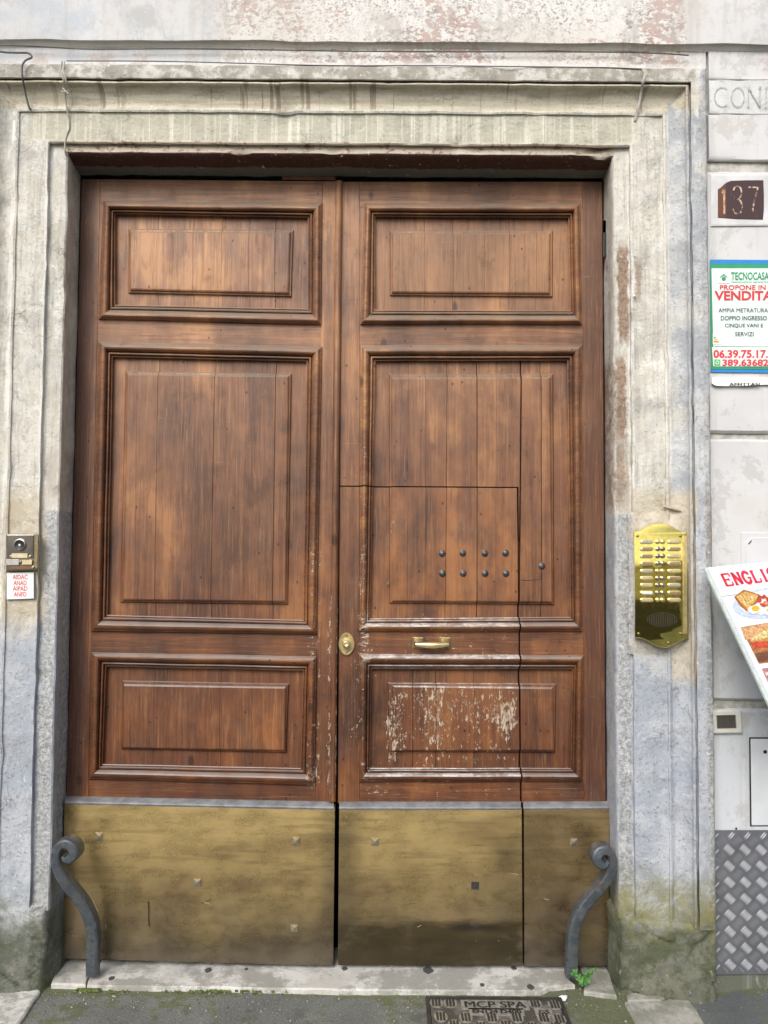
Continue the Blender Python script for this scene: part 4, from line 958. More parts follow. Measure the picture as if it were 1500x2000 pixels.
for k, y in enumerate(rows):
    pillm(1251.5, 1276.5, y, 4.2, GOLD, 'label_holder'); pillm(1253.5, 1274.5, y, 2.8, LAB[lc[k]], 'name_label').location.y = -.0016
    pillm(1305, 1330.5, y, 4.2, GOLD, 'label_holder'); pillm(1307, 1328.5, y, 2.8, LAB[rc[k]], 'name_label').location.y = -.0016
    for x in (1285.3, 1294.8): dome(ip, x, y, 3.7, ipY(y)-.001, STEEL if k % 4 else GOLD, .007, 'button')
for x, y in ((1245.6, 1047), (1330, 1047), (1248, 1238), (1330.5, 1238), (1306, 1256)): dome(ip, x, y, 2.3, ipY(y)-.0005, GOLD_D, .003, 'screw')
for i in range(17):
    x = 1265+56*i/16; hh = 14.5*math.sqrt(max(.05, 1-((x-1293)/30)**2))
    m = MB(); m.rings([[ipm(x-.7, 1210-hh, -.001), ipm(x+.7, 1210-hh, -.001), ipm(x+.7, 1210+hh, -.001), ipm(x-.7, 1210+hh, -.001)], [ipm(x-.7, 1210-hh, .0012), ipm(x+.7, 1210-hh, .0012), ipm(x+.7, 1210+hh, .0012), ipm(x-.7, 1210+hh, .0012)]])
    m.build('grille_slot', plain('dark_grille_slit', (.05, .045, .03), .5), ip)

# ================================================================= RIGHT WALL ITEMS
YR = YW-.002
# house number
hn = thing('house_number', 'dark brown house number tile reading 137, chipped at its corner', 'house number', at(1447, 428, YR))
NUMB = Mat('dark_brown_enamel'); _n = NUMB.noise(NUMB.vec(22, 10, 9), 1, 5, .7); _c = NUMB.mix(NUMB.mr(_n, .60, .70), (.050, .024, .026), (.17, .07, .040))
_c = NUMB.mix(NUMB.mul(NUMB.box(1398, 1416, 345, 430, YR, .008, .02), .7), _c, (.15, .055, .028)); NUMB = NUMB.out(_c, .35)
WHP = plain('patched_white_plaster', (.60, .605, .615), .85, 0, .10, 14, .8)
m = MB(); o1 = [(1388,340),(1500,340),(1560,340),(1560,440),(1388,442)]
m.rings([[at(x, y, YW+.01) for x, y in o1], [at(x, y, YW-.0045) for x, y in o1], [at(x+(3 if x < 1400 else -3), y+(3 if y < 400 else -3), YW-.0065) for x, y in o1]]); m.build('plaster_patch', WHP, hn)
tp = [(1402, 370), (1408, 366), (1414, 360), (1420, 356), (1428, 353), (1460, 352), (1491, 352), (1492, 380), (1492, 410), (1490, 429), (1440, 428), (1402, 425)]
m = MB(); m.rings([[at(x, y, YW) for x, y in tp], [at(x, y, YW-.0075) for x, y in tp], [at(1447+(x-1447)*.98, 391+(y-391)*.98, YW-.0085) for x, y in tp]]); m.build('tile', NUMB, hn)
OCH = Mat('worn_cream_numeral'); _n = OCH.noise(OCH.P, 95, 4, .7); OCH = OCH.out(OCH.mix(OCH.mr(_n, .46, .56), (.10, .05, .045), (.62, .44, .32)), .6); WHP = plain('patched_plaster', (.60, .605, .62), .85, 0, .10, 14, .8); mp = lambda x, y: at(x, y, YW-.0093)
m = strokes([[(.5, 0), (.5, 1)], [(.5, 1), (.15, .8)]], 4, mp, 1409, 1420, 418, 368); m.build('numeral', plain('rusted_numeral', (.46, .27, .16), .6, 0, .5, 60), hn)
def chips(pts, th, mat):
    r = random.Random(5)
    for a, b in zip(pts[:-1], pts[1:]):
        if False: continue
        strokes([(th*r.uniform(.7, 1.25), [a, ((a[0]+b[0])/2+r.uniform(-.03, .03), (a[1]+b[1])/2), b])], th, mp, 1430, 1450, 418, 363).build('numeral_flake', mat, hn)
chips(arc(.5, .76, .42, .24, 160, -80, 9)+arc(.5, .27, .48, .27, 85, -165, 10), 3.0, OCH)
m7 = [(0+1.55, 1.0), (2.0, .98), (2.5, 1.0), (2.42, .8), (2.25, .6), (2.12, .4), (2.05, .2), (1.98, .02)]
r7 = random.Random(3)
for a, b in zip(m7[:-1], m7[1:]):
    mid_ = ((a[0]+b[0])/2, (a[1]+b[1])/2)
    strokes([(3.0, [a, (lerp(a[0], b[0], r7.uniform(.55, 1)), lerp(a[1], b[1], .8))])], 3.0, mp, 1430, 1450, 416, 365).build('numeral_flake', OCH, hn)
# for-sale poster
ps = thing('poster', 'green and white property sale poster with red lettering on the right wall', 'poster', at(1450, 727, YR))
def sheet(q, Y, mat, name, par, amp=.0006, nn=16):
    m = MB(); V_ = []
    for j in range(nn+1):
        for i in range(nn+1):
            a = (lerp(q[0][0], q[1][0], i/nn), lerp(q[0][1], q[1][1], i/nn)); b = (lerp(q[3][0], q[2][0], i/nn), lerp(q[3][1], q[2][1], i/nn))
            p = at(lerp(a[0], b[0], j/nn), lerp(a[1], b[1], j/nn), Y); p.y += noise.noise(Vector((p.x*14, 0, p.z*14)))*amp; V_.append(p)
    m.add(V_, [[j*(nn+1)+i, (j+1)*(nn+1)+i, (j+1)*(nn+1)+i+1, j*(nn+1)+i+1] for j in range(nn) for i in range(nn)]); return m.build(name, mat, par, 60)
sheet(Q(1386.5,507, 1560,508, 1562,729, 1388,727), YW-.0055, BLUE_P, 'blue_border', ps)
sheet(Q(1386.8,515, 1560,516, 1562,722, 1388,721), YW-.0070, GREEN, 'green_border', ps)
sheet(Q(1389.5,524, 1552,524, 1552,716, 1394,716), YW-.0085, MINT, 'paper', ps)
sheet(Q(1390.5,678, 1551,678, 1551,715, 1393,715), YW-.0095, PAPER, 'phone_band', ps)
mp = lambda x, y: at(x, y, YW-.0105)
for s, x0, x1, y0, y1, mt, of in (('TECNOCASA', 1428, 1502, 546.5, 531.5, GREEN, .015), ('FRANCHISING NETWORK', 1429, 1502, 552.5, 549.3, GREEN, 0.), ('PROPONE IN', 1406, 1495.5, 566, 556.5, RED, .015), ('VENDITA', 1395.5, 1510, 586.5, 568, RED, .03),
        ('AMPIA METRATURA', 1403.5, 1500, 610, 602, INK, .006), ('DOPPIO INGRESSO', 1408, 1498, 625.5, 617, INK, .006), ('CINQUE VANI E', 1416, 1490.5, 640.5, 632, INK, .006), ('SERVIZI', 1436, 1472, 656.5, 648.5, INK, .006),
        ('06.39.75.17.', 1393.5, 1500, 699.5, 683, RED, .032), ('389.63682', 1411, 1501, 715, 701.5, RED, .032)):
    write('lettering', s, mp, x0, x1, y0, y1, mt, ps, of)
poly('logo_box', [(1402, 529), (1426, 530), (1426, 553), (1402, 553)], lambda x, y: at(x, y, YW-.0098), PAPER, ps)
poly('logo_roof', [(1405.5, 542), (1413.5, 534.5), (1421.5, 542), (1418.5, 542), (1413.5, 538), (1408.5, 542)], mp, GREEN, ps)
poly('logo_dot', [(1413.7+4.2*math.cos(a*.5), 544.5+4.2*math.sin(a*.5)) for a in range(12)], mp, GREEN, ps)
poly('rule_line', [(1395, 676), (1500, 677), (1500, 677.8), (1395, 676.8)], mp, GREEN, ps)
poly('energy_box', [(1392, 652), (1411, 652), (1411, 672), (1392, 672)], lambda x, y: at(x, y, YW-.0098), PAPER, ps)
for k, (a, cc) in enumerate(((4, (.05, .4, .1)), (7, (.6, .6, .05)), (10, (.7, .2, .03)))):
    poly('energy_bar', [(1394, 658+4*k), (1394+a, 658+4*k), (1394+a, 660.5+4*k), (1394, 660.5+4*k)], mp, flat('energy_ink', cc), ps)
poly('phone_icon', [(1395, 702), (1407, 702), (1407, 714), (1395, 714)], mp, WA, ps)
strokes([arc(.5, .5, .3, .3, -200, 140, 10)], 1.3, lambda x, y: at(x, y, YW-.0112), 1396, 1406, 713, 703).build('phone_icon_ring', PAPER, ps)
# torn strip under the poster
ts = thing('torn_paper_strip', 'torn remains of a white notice just under the sale poster', 'paper strip', at(1440, 755, YR))
m = MB(); rs = []
for i in range(25):
    t = i/24; x = lerp(1390, 1560, t); lo = 752.5+2.5*math.sin(t*7)*(.6)+(-4 if t < .03 else 0)
    rs.append([at(x, 736.5, YW-.002), at(x, 736.5, YW-.006), at(x, lo-5, YW-.007), at(x, lo, YW-.013-.003*math.sin(t*19)), at(x, lo+.5, YW-.004)])
m.rings(rs, True, True, False); m.build('strip', PAPER, ts, 40)
write('lettering', 'AFFITTASI', lambda x, y: at(x, y, YW-.0155), 1424, 1484, 753.5, 747.5, INK, ts, .03)
# entry hatch outlines and switch plate
BOXW = plain('ivory_plastic', (.64, .64, .58), .4, 0, .04); DKG = plain('dark_grey_glass', (.075, .07, .06), .25)
sw = thing('card_reader', 'small ivory wall plate with dark window, right of the door surround', 'card reader', at(1420, 1432, YR))
m = MB(); q = Q(1388,1388, 1448,1387, 1450,1432, 1389,1433); qi = inset(q, 12, 10)
m.rings([[at(*p, YW) for p in q], [at(*p, YW-.014) for p in q], [at(*p, YW-.017) for p in inset(q, 2)], [at(*p, YW-.017) for p in inset(qi, -1)], [at(*p, YW-.010) for p in qi]]); m.build('frame', BOXW, sw)
slab(inset(qi, .2), YW-.0115, YW-.008, .5, .0005).build('window', DKG, sw)
HW = plain('white_painted_hatch', (.62, .65, .68), .6, 0, .05, 12, .3)
h1 = thing('wall_hatch', 'white hatch door with a round black hole above the tread plate', 'hatch', at(1510, 1618, YR), 'small hatches in the right wall')
slab(Q(1463,1440, 1570,1440, 1570,1614, 1465,1614), YW-.0035, YW+.003, .3, .0003).build('black_gap', BLACK, h1)
slab(Q(1466,1443, 1568,1443, 1568,1612, 1468,1612), YW-.0065, YW+.003, .8, .0008).build('lid', HW, h1)
m = MB(); m.rings([ov(1494.5, 1468.5, 3.8, 3.8, YW-.002, 16), ov(1494.5, 1468.5, 3.8, 3.8, YW-.0072, 16)]); m.build('lock_hole', BLACK, h1)
h2 = thing('wall_hatch', 'shallow square hatch with cut corner painted over above the menu board', 'hatch', at(1500, 1105, YR), 'small hatches in the right wall')
WH2 = plain('painted_over_lid', (.63, .63, .65), .8, 0, .04, 12, .3)
slab(Q(1447,1040, 1600,1040, 1600,1200, 1447,1200), YW-.0050, YW+.003, 1, .002).build('surround', WH2, h2)
qq = [(1464, 1051), (1457, 1060), (1457, 1190), (1590, 1190), (1590, 1050), (1466, 1050)]
m = MB(); m.rings([[at(x, y, YW) for x, y in qq], [at(x, y, YW-.0080) for x, y in qq], [at(1520+(x-1520)*.985, 1120+(y-1120)*.985, YW-.0090) for x, y in qq]]); m.build('lid', WH2, h2)
strokes([[(0, 0), (1, 1)]], 2.2, lambda x, y: at(x, y, YW-.0098), 1462, 1468, 1063, 1056).build('key_slot', BLACK, h2)
# aluminium tread plate
tp_ = thing('tread_plate', 'aluminium five bar tread plate covering the foot of the right wall', 'metal plate', at(1500, 1905, YR))
ALU = plain('scuffed_aluminium', (.27, .28, .31), .45, .7, .12, 14, .15); ALU2 = plain('bright_tread_ribs', (.78, .79, .82), .35, .6, .08, 30)
slab(Q(1391,1621, 1600,1621, 1600,1902, 1392,1904), YW-.008, YW+.002, .6, .0006).build('sheet', ALU, tp_)
m = MB(); P0 = at(1398, 1630, YW-.008); pitch = .0305*1.9
z0_, x0_ = at(1395, 1622, YW-.008).z, at(1391, 1700, YW-.008).x; zb_ = at(1400, 1903, YW-.008).z
def rib(cx_, cz_, ang, L, wd):
    c_, s_ = math.cos(ang), math.sin(ang); base = []
    for u, v in ((-1, 0), (-.6, .9), (0, 1), (.6, .9), (1, 0), (.6, -.9), (0, -1), (-.6, -.9)):
        base.append((cx_+u*L*c_-v*wd*s_, cz_+u*L*s_+v*wd*c_))
    if min(b[0] for b in base) < x0_+.001 or max(b[1] for b in base) > z0_-.001 or min(b[1] for b in base) < zb_+.002: return
    m.rings([[(a, YW-.0075, b) for a, b in base], [(cx_+(a-cx_)*.6, YW-.0115, cz_+(b-cz_)*.6) for a, b in base]], False, True)
D_ = .0592
for r_ in range(-1, 24):
    for c_ in range(-1, 9):
        cx_ = x0_+.004+c_*D_*.5*2; cz_ = z0_-.010-r_*D_
        for hx, ang in ((0, math.radians(48)), (.5, math.radians(-48))):
            nx_, nz_ = -math.sin(ang), math.cos(ang)
            for k in range(-2, 3): rib(cx_+hx*D_+nx_*k*.0078, cz_-hx*D_+nz_*k*.0078, ang, .0155, .0010)
o = m.build('tread_ribs', ALU2, tp_, 50); o['kind'] = 'stuff'
for x, y in ((1438, 1618.5), ): dome(tp_, x, y, 1.8, YW-.004, BLACK, .003, 'screw')

# ================================================================= MENU BOARD
mb0 = at(1383, 1109, -.36); mbu = at(1500, 1097, -.25)
lo_, hi_ = -1.5, -.36           # the depth of the lower corner that makes the board a true rectangle: it leans out at the foot
for _ in range(60):
    md = (lo_+hi_)/2
    if (mbu-mb0).dot(at(1498.5, 1352, md)-mb0) > 0: hi_ = md
    else: lo_ = md
mbv = at(1498.5, 1352, (lo_+hi_)/2)
eu = (mbu-mb0).normalized(); ev = (mbv-mb0).normalized(); en = eu.cross(ev).normalized()
if en.y > 0: en = -en
def bpt(px, py, d=0.0):
    """the point of the board's face that lies under a photo pixel, raised d along its normal"""
    dr = ray(px, py); t = (mb0-CAM).dot(en)/dr.dot(en); return CAM+dr*t+en*d
mn = thing('menu_board', 'white tilted menu board with red English heading and breakfast pictures', 'sign', mb0)
BW, BH = .37, (mbv-mb0).length+.10
BRD = plain('white_printed_board', (.78, .81, .85), .35, 0, .03, 6, .05)
c4 = [mb0, mb0+eu*BW, mb0+eu*BW+ev*BH, mb0+ev*BH]
m = MB(); m.rings([[p-en*.010 for p in c4], [p for p in c4]]); m.build('board', BRD, mn)
c4 = [mb0-eu*.006-ev*.006, mb0+eu*(BW+.006)-ev*.006, mb0+eu*(BW+.006)+ev*(BH+.006), mb0-eu*.006+ev*(BH+.006)]
m = MB(); m.rings([[p-en*.018 for p in c4], [p-en*.011 for p in c4]]); m.build('backing', plain('pale_green_edge', (.50, .58, .56), .5), mn)
# wall bracket holding it, outside the picture on the right
wp = mb0+eu*.30+ev*.12-en*.012
m = MB(); m.tube([wp, Vector((wp.x+.02, YW-.03, wp.z)), Vector((wp.x+.02, YW+.01, wp.z))], .012, 8); m.build('bracket', STEEL, mn, 50)
mp = lambda x, y, d=.0012: bpt(x, y, d)
# heading in slab letters, mapped square to the board
def uvm(d=.0012): return lambda u, v: mb0+eu*u+ev*v+en*d
def uvof(px, py): 
    p = bpt(px, py)-mb0; return p.dot(eu), p.dot(ev)
CRIM = flat('crimson_ink', (.68, .02, .06))
(e0u, e0v), (e1u, e1v) = uvof(1409, 1122), uvof(1417, 1144.5)
lu, lv = uvof(1497, 1110)
vt, vb = e0v, e1v; hgt = vb-vt
# letter pitch measured on the board: E starts at e0u, the I starts near px 1484
iu = uvof(1490, 1128)[0]; pit = (iu-e0u)/4.0; wl = pit*.72
sl = .16
Lt = {'E': [[(0, 0), (0, 1)], [(-.15, 1), (.95, 1)], [(-.15, 0), (.95, 0)], [(0, .5), (.65, .5)], [(.95, 1), (.95, .72)], [(.95, 0), (.95, .28)], [(.65, .62), (.65, .38)]],
      'N': [[(.08, 0), (.08, 1)], [(.08, 1), (.9, 0)], [(.9, 0), (.9, 1)], [(-.15, 1), (.2, 1)], [(.7, 1), (1.1, 1)], [(-.12, 0), (.32, 0)]],
      'G': [arc(.5, .5, .5, .5, 40, 330, 14), [(.95, .12), (.95, .46)], [(.6, .46), (1.1, .46)], [(.9, .72), (.9, .98)]],
      'L': [[(.15, 0), (.15, 1)], [(-.08, 1), (.42, 1)], [(-.08, 0), (.95, 0)], [(.95, 0), (.95, .34)]],
      'I': [[(.5, 0), (.5, 1)], [(.15, 1), (.85, 1)], [(.15, 0), (.85, 0)]],
      'S': [arc(.5, .74, .4, .26, 30, 250, 10)+arc(.5, .26, .42, .26, 80, -150, 10), [(.86, .7), (.86, .98)], [(.1, .02), (.1, .3)]],
      'H': [[(.1, 0), (.1, 1)], [(.9, 0), (.9, 1)], [(.1, .5), (.9, .5)], [(-.1, 1), (.3, 1)], [(.7, 1), (1.1, 1)], [(-.1, 0), (.3, 0)], [(.7, 0), (1.1, 0)]]}
cu_ = e0u
for ch in 'ENGLISH':
    wch = wl*(.62 if ch == 'I' else 1)
    m = strokes([(hgt*.27, q) if i == 0 or (ch in 'NH' and i in (1, 2)) else (hgt*.15, q) for i, q in enumerate(Lt[ch])], hgt*.12, uvm(), cu_, cu_+wch, vb, vt)
    m.build('heading_letter', CRIM, mn); cu_ += wch+pit*.27
# seam below the heading, grey stains
s0, s1 = uvof(1409, 1165), uvof(1500, 1163)
strokes([[(0, 0), (1, 0)]], .003, uvm(.0008), 0.0, BW, s0[1], s0[1]+.01).build('seam', flat('grey_seam', (.40, .42, .44)), mn)
# plate with toast, beans and eggs
def bell(cx_, cy_, rx, ry, n_=28, rot=0, rag=0, sd=1):
    r = random.Random(sd); out = []
    for i in range(n_):
        a = 2*math.pi*i/n_; k = 1+rag*r.uniform(-1, 1); x, y = rx*k*math.cos(a), ry*k*math.sin(a)
        out.append((cx_+x*math.cos(rot)-y*math.sin(rot), cy_+x*math.sin(rot)+y*math.cos(rot)))
    return out
def ink(name, col):
    m = Mat(name+'_ink'); n_ = m.noise(m.P, 130, 5, .75, .6); n2_ = m.noise(m.P, 38, 4, .7)
    k = 1.0 if 'egg' in name or 'plate' in name else 2.2
    c = m.mix(m.mr(n_, .36, .64), tuple(x*(1-.22*k) for x in col), tuple(min(.9, x*(1+.18*k)) for x in col))
    return m.out(m.mix(m.mul(m.mr(n2_, .45, .65), .16*k), c, (.30, .12, .05) if k > 1 else (.70, .66, .55)), .35)
def bp(name, pts, col, d): return poly(name, pts, lambda x, y: bpt(x, y, d), ink(name, col), mn)
bp('plate_rim', bell(1500, 1178, 70, 30, 40, -.12), (.50, .58, .74), .0010)
bp('plate_well', bell(1503, 1176, 58, 24, 40, -.12), (.70, .76, .86), .0014)
bp('toast', [(1433, 1166), (1452, 1152), (1463, 1155), (1483, 1162), (1478, 1178), (1458, 1195), (1445, 1184)], (.42, .13, .03), .0018)
bp('toast_face', [(1437, 1166), (1453, 1155), (1480, 1163), (1474, 1176), (1459, 1190)], (.80, .40, .11), .0022)
for k in range(4): bp('toast_shade', [(1444+7*k, 1163+k), (1447+7*k, 1162+k), (1458+5*k, 1184-3*k), (1455+5*k, 1184-3*k)], (.86, .60, .28), .0025)
rb = random.Random(2)
for k in range(26):
    x, y = rb.uniform(1477, 1520), rb.uniform(1163, 1184)
    bp('bean', bell(x, y, 4.2, 2.8, 8, rb.uniform(0, 3)), rb.choice([(.60, .08, .03), (.75, .20, .05), (.50, .05, .02)]), .0026+k*.00004)
for x, y in ((1473, 1191), (1503, 1194)):
    bp('egg_white', bell(x, y, 14, 9, 18, -.1, .12, int(x)), (.84, .83, .76), .0040); bp('egg_yolk', bell(x+1, y-1.5, 7.8, 5.6, 18), (.90, .42, .02), .0044)
# sandwich photograph and the next one
a4 = [(1446, 1225.5), (1520, 1213), (1540, 1290), (1482, 1296.5)]
bp('sandwich_print', a4, (.42, .18, .07), .0012)
bp('sandwich_table', [(1447, 1227), (1520, 1214), (1523, 1238), (1455, 1250)], (.66, .36, .17), .0015)
bp('sandwich_bread', [(1462, 1252), (1500, 1228), (1530, 1226), (1534, 1262), (1488, 1272)], (.56, .26, .08), .0018)
for k in range(5): bp('grill_mark', [(1464+8*k, 1250-k*2), (1492+8*k, 1231-k), (1496+8*k, 1233-k), (1467+8*k, 1254-k*2)], (.86, .58, .26), .0022)
bp('sandwich_filling', [(1465, 1255), (1534, 1249), (1534, 1262), (1472, 1268)], (.55, .07, .03), .0026)
bp('sandwich_shadow', [(1474, 1276), (1536, 1268), (1539, 1288), (1481, 1294)], (.16, .06, .03), .0018)
bp('lower_print', [(1487, 1306), (1545, 1299), (1560, 1380), (1520, 1380)], (.50, .22, .26), .0012)
for k in range(3): bp('print_spot', bell(1497+k*5, 1316+k*9, 3, 4, 10), (.80, .55, .50), .0016)
strokes([[(0, 0), (.5, .6), (1, 1)]], .9, lambda x, y: bpt(x, y, .001), 1420, 1433, 1117, 1107).build('pen_mark', flat('grey_pen', (.3, .3, .33)), mn)

# ================================================================= MANHOLE COVER
Z0 = .024
mh0, mh1 = atz(831, 1950, Z0), atz(1096, 1952, Z0)
ang = math.atan2(mh1.y-mh0.y, mh1.x-mh0.x); Wm = (mh1-mh0).length; Hm = Wm*.85
mu = Vector((math.cos(ang), math.sin(ang), 0)); mv = Vector((-math.sin(ang), math.cos(ang), 0))*-1
def mg_(u, v, z=0.0): return Vector((mh0.x, mh0.y, Z0+z))+mu*u+mv*v
mh = thing('manhole_cover', 'dark cast iron manhole cover with raised lettering in the pavement', 'manhole cover', mg_(Wm/2, Hm/2))
CI = Mat('worn_cast_iron'); _n = CI.noise(CI.P, 14, 5, .65); _n2 = CI.noise(CI.P, 140, 3)
CI = (CI.bump(_n2, .5, .002), CI.out(CI.mix(CI.mr(_n, .42, .6), (.085, .083, .080), (.205, .20, .19)), .55, .35))[1]
CI2 = plain('dark_cast_iron', (.050, .048, .046), .6, .3, .3, 40, .4); CI3 = plain('polished_cast_iron', (.34, .33, .31), .45, .4, .3, 70, .4)
def mbox(m, u0, v0, u1, v1, z0, z1): return m.rings([[mg_(*p, z0) for p in ((u0, v0), (u1, v0), (u1, v1), (u0, v1))], [mg_(*p, z1) for p in ((u0, v0), (u1, v0), (u1, v1), (u0, v1))]])
m = MB(); t_ = .012
mbox(m, 0, 0, Wm, t_, -.02, .008); mbox(m, 0, Hm-t_, Wm, Hm, -.02, .008); mbox(m, 0, t_, t_, Hm-t_, -.02, .008); mbox(m, Wm-t_, t_, Wm, Hm-t_, -.02, .008); m.build('rim', CI2, mh)
m = MB(); mbox(m, t_+.003, t_+.003, Wm-t_-.003, Hm-t_-.003, -.02, .003); m.build('lid', CI, mh)
CI4 = plain('sooty_letter', (.022, .021, .020), .7, 0, .2, 40)
# tread blocks: groups of three bars on polished lozenges
sx_ = Wm/264.0   # metres per photo pixel along the top edge
blocks = [(18, 9), (46, 9), (214, 9), (252, 11), (24, 36), (72, 37), (122, 37), (170, 37), (222, 37), (262, 39), (48, 52), (98, 55), (146, 52), (196, 55), (240, 55)]
def vfrom(dy): return Hm*0+ (atz(900, 1950+dy, Z0)-atz(900, 1950, Z0)).length
for (dx, dy) in blocks:
    u, v = dx*sx_*.97+.004, vfrom(dy)+.004
    if u > Wm-.03: u = Wm-.034
    m = MB()
    for k in (-1, 0, 1): mbox(m, u+k*.0115-.0038, v-.022, u+k*.0115+.0038, v+.022, .002, .0065)
    m.build('tread_block', CI2, mh)
    m = MB(); r_ = [(u+.024*math.cos(a), v+.032*math.sin(a)) for a in [math.pi/6*i for i in range(12)]]; m.rings([[mg_(a, b, .001) for a, b in r_], [mg_(a, b, .0042) for a, b in r_]]); m.build('worn_patch', CI3, mh)
u0_ = lambda px: (px-831)*sx_
mm = lambda u, v: mg_(u, v, .0062)
for s, a, b, y0, y1 in (('MCP SPA', 908, 1027, 1970, 1958), ('EN124 D400', 923, 1017, 1981, 1974), ('GS', 1052, 1072, 1981, 1974)):
    fac_ = (1+ (y0-1950)/886.0)
    ua, ub = ((a-750)/fac_+750-831)*sx_, ((b-750)/fac_+750-831)*sx_
    for j_ in range(3):
        o = write('lettering', s, lambda u, v: mg_(u, v, .0062+.0003*j_), ua+j_*.0012, ub+j_*.0012, vfrom(y0-1950)+j_*.0006, vfrom(y1-1950)+j_*.0006, CI4, mh, .008)
        if o.data.polygons[0].normal.z < 0: o.data.flip_normals()
    m = MB(); mbox(m, ua-.012, vfrom(y1-1950)-.010, ub+.012, vfrom(y0-1950)+.010, .001, .0050); m.build('name_field', CI3, mh)
# ================================================================= WIRES
def wire(pts, r, mat, label, name='wire', k=6, extra=None):
    S = catmull([list(p) for p in pts], 5)
    m = MB(); m.tube([at(a, b, c) for a, b, c in S], r, k)
    if extra:
        for e in extra: m.tube([at(*p) for p in catmull([list(q) for q in e], 4)], r*.9, k)
    o = m.build(name, mat, None, 60); return tag(o, label, name, 'old wires on the stonework')
wire([(-30, 96, -.25), (10, 84+18, -.235), (40, 103, -.235), (56, 104, -.235), (62, 112, -.24), (50, 118, -.245), (43, 130, -.245), (44, 150, -.245), (48, 172, -.215), (52, 192, -.200), (57, 210, -.192), (60, 214, -.185)], .0038, WIRE_D, 'dark wire looped over the lintel at the far upper left')
wire([(121, 120, -.245), (118, 140, -.245), (124, 155, -.248), (128, 176, -.215), (128, 196, -.198), (131, 214, -.190), (134, 232, -.178), (135, 250, -.176), (130, 264, -.175), (127, 280, -.172), (128, 298, -.160), (134, 312, -.120), (150, 330, -.03)], .0036, WIRE, 'pale knotted string hanging over the lintel down to the left corner of the opening', 'string',
     extra=[[(126, 120, -.245), (124, 140, -.248), (129, 158, -.246), (130, 178, -.212)], [(120, 178, -.215), (128, 180, -.222), (136, 175, -.215)], [(122, 172, -.22), (134, 184, -.22)]])
wire([(1255, 136, -.246), (1259, 146, -.250), (1256, 160, -.248), (1253, 178, -.215), (1250, 196, -.200), (1246, 212, -.192), (1243, 226, -.180), (1240, 236, -.175)], .0052, WIRE, 'grey strap hanging over the right end of the lintel', 'strap')
wire([(-40, 86, -.20), (60, 90, -.19), (180, 96, -.185), (330, 95, -.184), (500, 97, -.183), (700, 100, -.183), (900, 101, -.183), (1100, 101, -.183), (1260, 103, -.183), (1345, 108, -.183)], .0028, WIRE_D, 'thin dark cable running along the groove above the lintel', 'cable')
wire([(130, 119, -.23), (300, 119.5, -.226), (450, 123, -.225), (640, 128, -.226), (820, 128, -.228), (1010, 130, -.228), (1180, 132, -.228), (1255, 135, -.23)], .0020, WIRE_D, 'slack thin cable lying along the top edge of the lintel', 'cable')
# nail and blob on the right jamb
nb = MB(); nb.rings([ov(1240, 578, 2.2, 2.2, -.165, 10), ov(1239, 577, 2.0, 2.0, -.195, 10)]); tag(nb.build('wall_plug', PAPER, None, 50), 'tiny white wall plug sticking out of the right jamb', 'wall plug')

# ================================================================= WEED AND LITTER
wd = thing('weed', 'small bright green weed growing beside the right iron guard', 'weed', atz(1135, 1925, .03))
LEAF = plain('weed_leaf', (.065, .20, .035), .5, 0, .3, 50); STEM = plain('weed_stem', (.10, .19, .04), .6)
rr_ = random.Random(4)
tips = [(1124, 1896), (1130, 1906), (1147, 1908), (1152, 1896), (1163, 1893), (1141, 1918), (1136, 1922), (1122, 1902), (1149, 1914), (1156, 1901), (1133, 1913), (1143, 1901)]
b0 = atz(1136, 1928, .02)
for x, y in tips:
    Yt = -.17+rr_.uniform(-.02, .03); tp3 = at(x, y, Yt)
    m = MB(); m.tube([b0, b0.lerp(tp3, .5)+Vector((0, 0, .008)), tp3], [.0014, .0011, .0007], 5); m.build('stem', STEM, wd)
    # lobed leaf of three rounded parts
    nrm = Vector((rr_.uniform(-.4, .4), -.8, .7)).normalized(); a1 = nrm.cross(Vector((0, 0, 1))).normalized(); a2 = nrm.cross(a1).normalized()
    R0 = .0095*rr_.uniform(.6, 1.5); pts = []
    for i in range(18):
        th_ = 2*math.pi*i/18; k = R0*(1+.28*math.cos(3*th_+.4))
        pts.append(tp3+a1*math.cos(th_)*k+a2*math.sin(th_)*k*.85+nrm*(.0018*math.cos(2*th_)))
    m = MB(); m.add([tp3+nrm*.0015]+pts, [[0, 1+i, 1+(i+1) % 18] for i in range(18)])
    m.add([tp3-nrm*.0002]+[p-nrm*.0008 for p in pts], [[0, 1+(i+1) % 18, 1+i] for i in range(18)]); m.build('leaf', LEAF, wd)
c0 = atz(1101, 1948, .026)
m = MB(); k = 9; ol = [c0+Vector((.013*math.cos(2*math.pi*i/k)*(1+.4*math.sin(2*i)), .009*math.sin(2*math.pi*i/k), .004*math.sin(i*1.7))) for i in range(k)]
m.rings([[p-Vector((0, 0, .006)) for p in ol], ol, [c0+(p-c0)*.4+Vector((0, 0, .006)) for p in ol]]); tag(m.build('paper_scrap', PAPER, None, 50), 'crumpled white paper scrap beside the manhole cover', 'litter')
MOSS = Mat('moss'); _n = MOSS.noise(MOSS.P, 80, 5, .7); MOSS.bump(_n, 1.0, .006); MOSS = MOSS.out(MOSS.mix(MOSS.mr(_n, .4, .6), (.055, .085, .018), (.15, .18, .05)), .9)
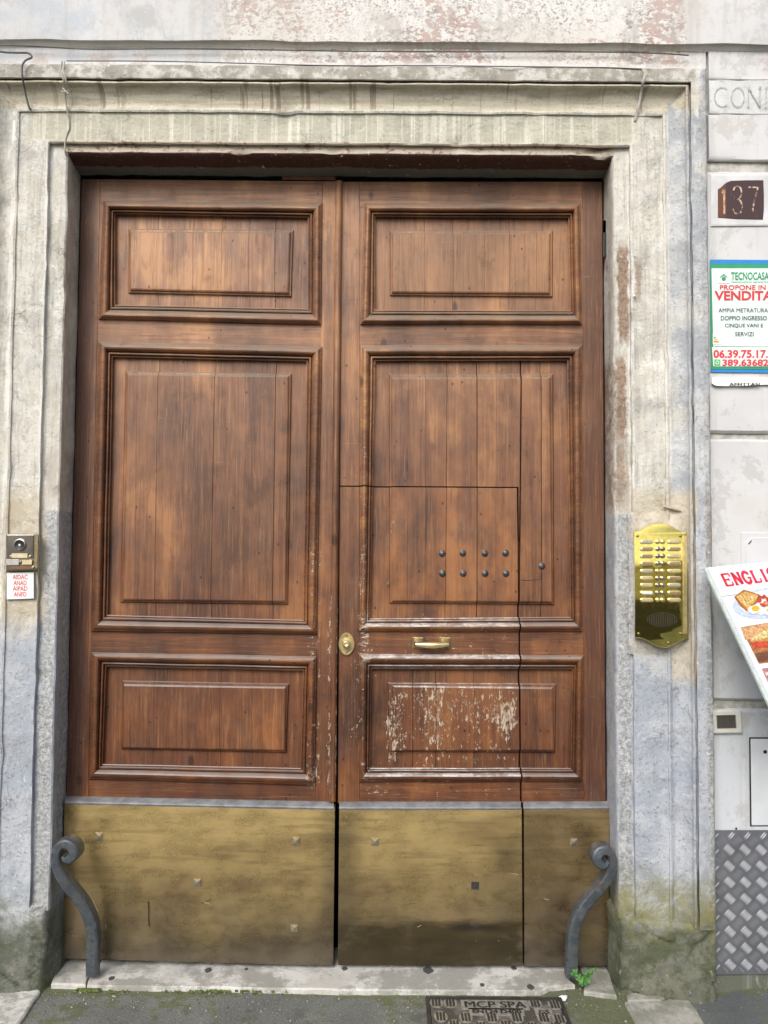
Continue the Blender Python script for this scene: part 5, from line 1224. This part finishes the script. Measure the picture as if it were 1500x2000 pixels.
def moss(pts, label):
    m = MB()
    for (x, y, r) in pts:
        c0 = atz(x, y, .024); k = 14; rs = []
        for u, h in ((1, -.004), (.8, .001), (.45, .003), (.1, .004)):
            rs.append([c0+Vector((math.cos(2*math.pi*i/k)*r*.0034*u*(1+.7*noise.noise(Vector((i*1.3, x, 0)))), math.sin(2*math.pi*i/k)*r*.0012*u*(1+.3*noise.noise(Vector((i*1.3, y, 5)))), h)) for i in range(k)])
        m.rings(rs, False, True)
    o = m.build('moss', MOSS, None, 60); o['kind'] = 'stuff'; o['label'] = label
rmo = random.Random(8)
moss([(148+i*4+rmo.uniform(-3, 3), 1932+rmo.uniform(-1, 3), rmo.uniform(2, 6)) for i in range(12)]+[(rmo.choice([rmo.uniform(200, 620), rmo.uniform(380, 520)]), 1935+rmo.uniform(-1, 2), rmo.choice([1.2, 2, 3])) for i in range(46)], 'line of green moss along the front of the threshold')

rg = random.Random(21); m = MB()
for _ in range(900):
    x, y = rg.uniform(-40, 1540), 1928+abs(rg.gauss(0, 34)); c0 = atz(x, min(y, 2040), GZ+.001)
    if 1.26 < c0.x: c0.z += .036*min(1, (c0.x-1.26)/.12)
    r_ = rg.choice([.0012, .0018, .0026, .004]); k = 5; a0 = rg.uniform(0, 6)
    m.rings([[c0+Vector((math.cos(a0+2*math.pi*i/k)*r_*rg.uniform(.7, 1.3), math.sin(a0+2*math.pi*i/k)*r_*rg.uniform(.7, 1.3), 0)) for i in range(k)], [c0+Vector((math.cos(a0+2*math.pi*i/k)*r_*.5, math.sin(a0+2*math.pi*i/k)*r_*.5, r_*.9)) for i in range(k)]], False, True)
o = m.build('grit', plain('pale_and_dark_grit', (.26, .25, .23), .9, 0, .8, 9)); o['kind'] = 'stuff'; o['label'] = 'loose grit scattered on the pavement before the door'
# ================================================================= WALL ADDED ACROSS THE STREET (unseen, shapes the brass reflection and frontal light)
ob = thing('added_street_wall', 'low cream wall added across the street, shaped for the brass panel reflection', 'wall', (0, -9.5, 0))
OW = plain('ochre_plaster', (.88, .82, .60), .85, 0, .12, 3, .3); OB = plain('grey_stone_base', (.10, .10, .09), .8, 0, .3, 4, .3); SH = plain('green_shutter', (.05, .10, .07), .6)  # bright cream and dark base chosen for what the brass mirrors
MB().box((-14, -10, 1.5), (14, -9.5, 2.75)).build('wall', OW, ob)
MB().box((-14, -10, -.05), (14, -9.47, 1.5)).build('stone_base', OB, ob)
MB().box((-14, -10.1, 2.75), (14, -9.3, 2.83)).build('coping', OB, ob)
for i in range(8): MB().box((-12.25+i*3.5, -9.5, 0), (-11.95+i*3.5, -9.40, 2.74)).build('pier', OB, ob)
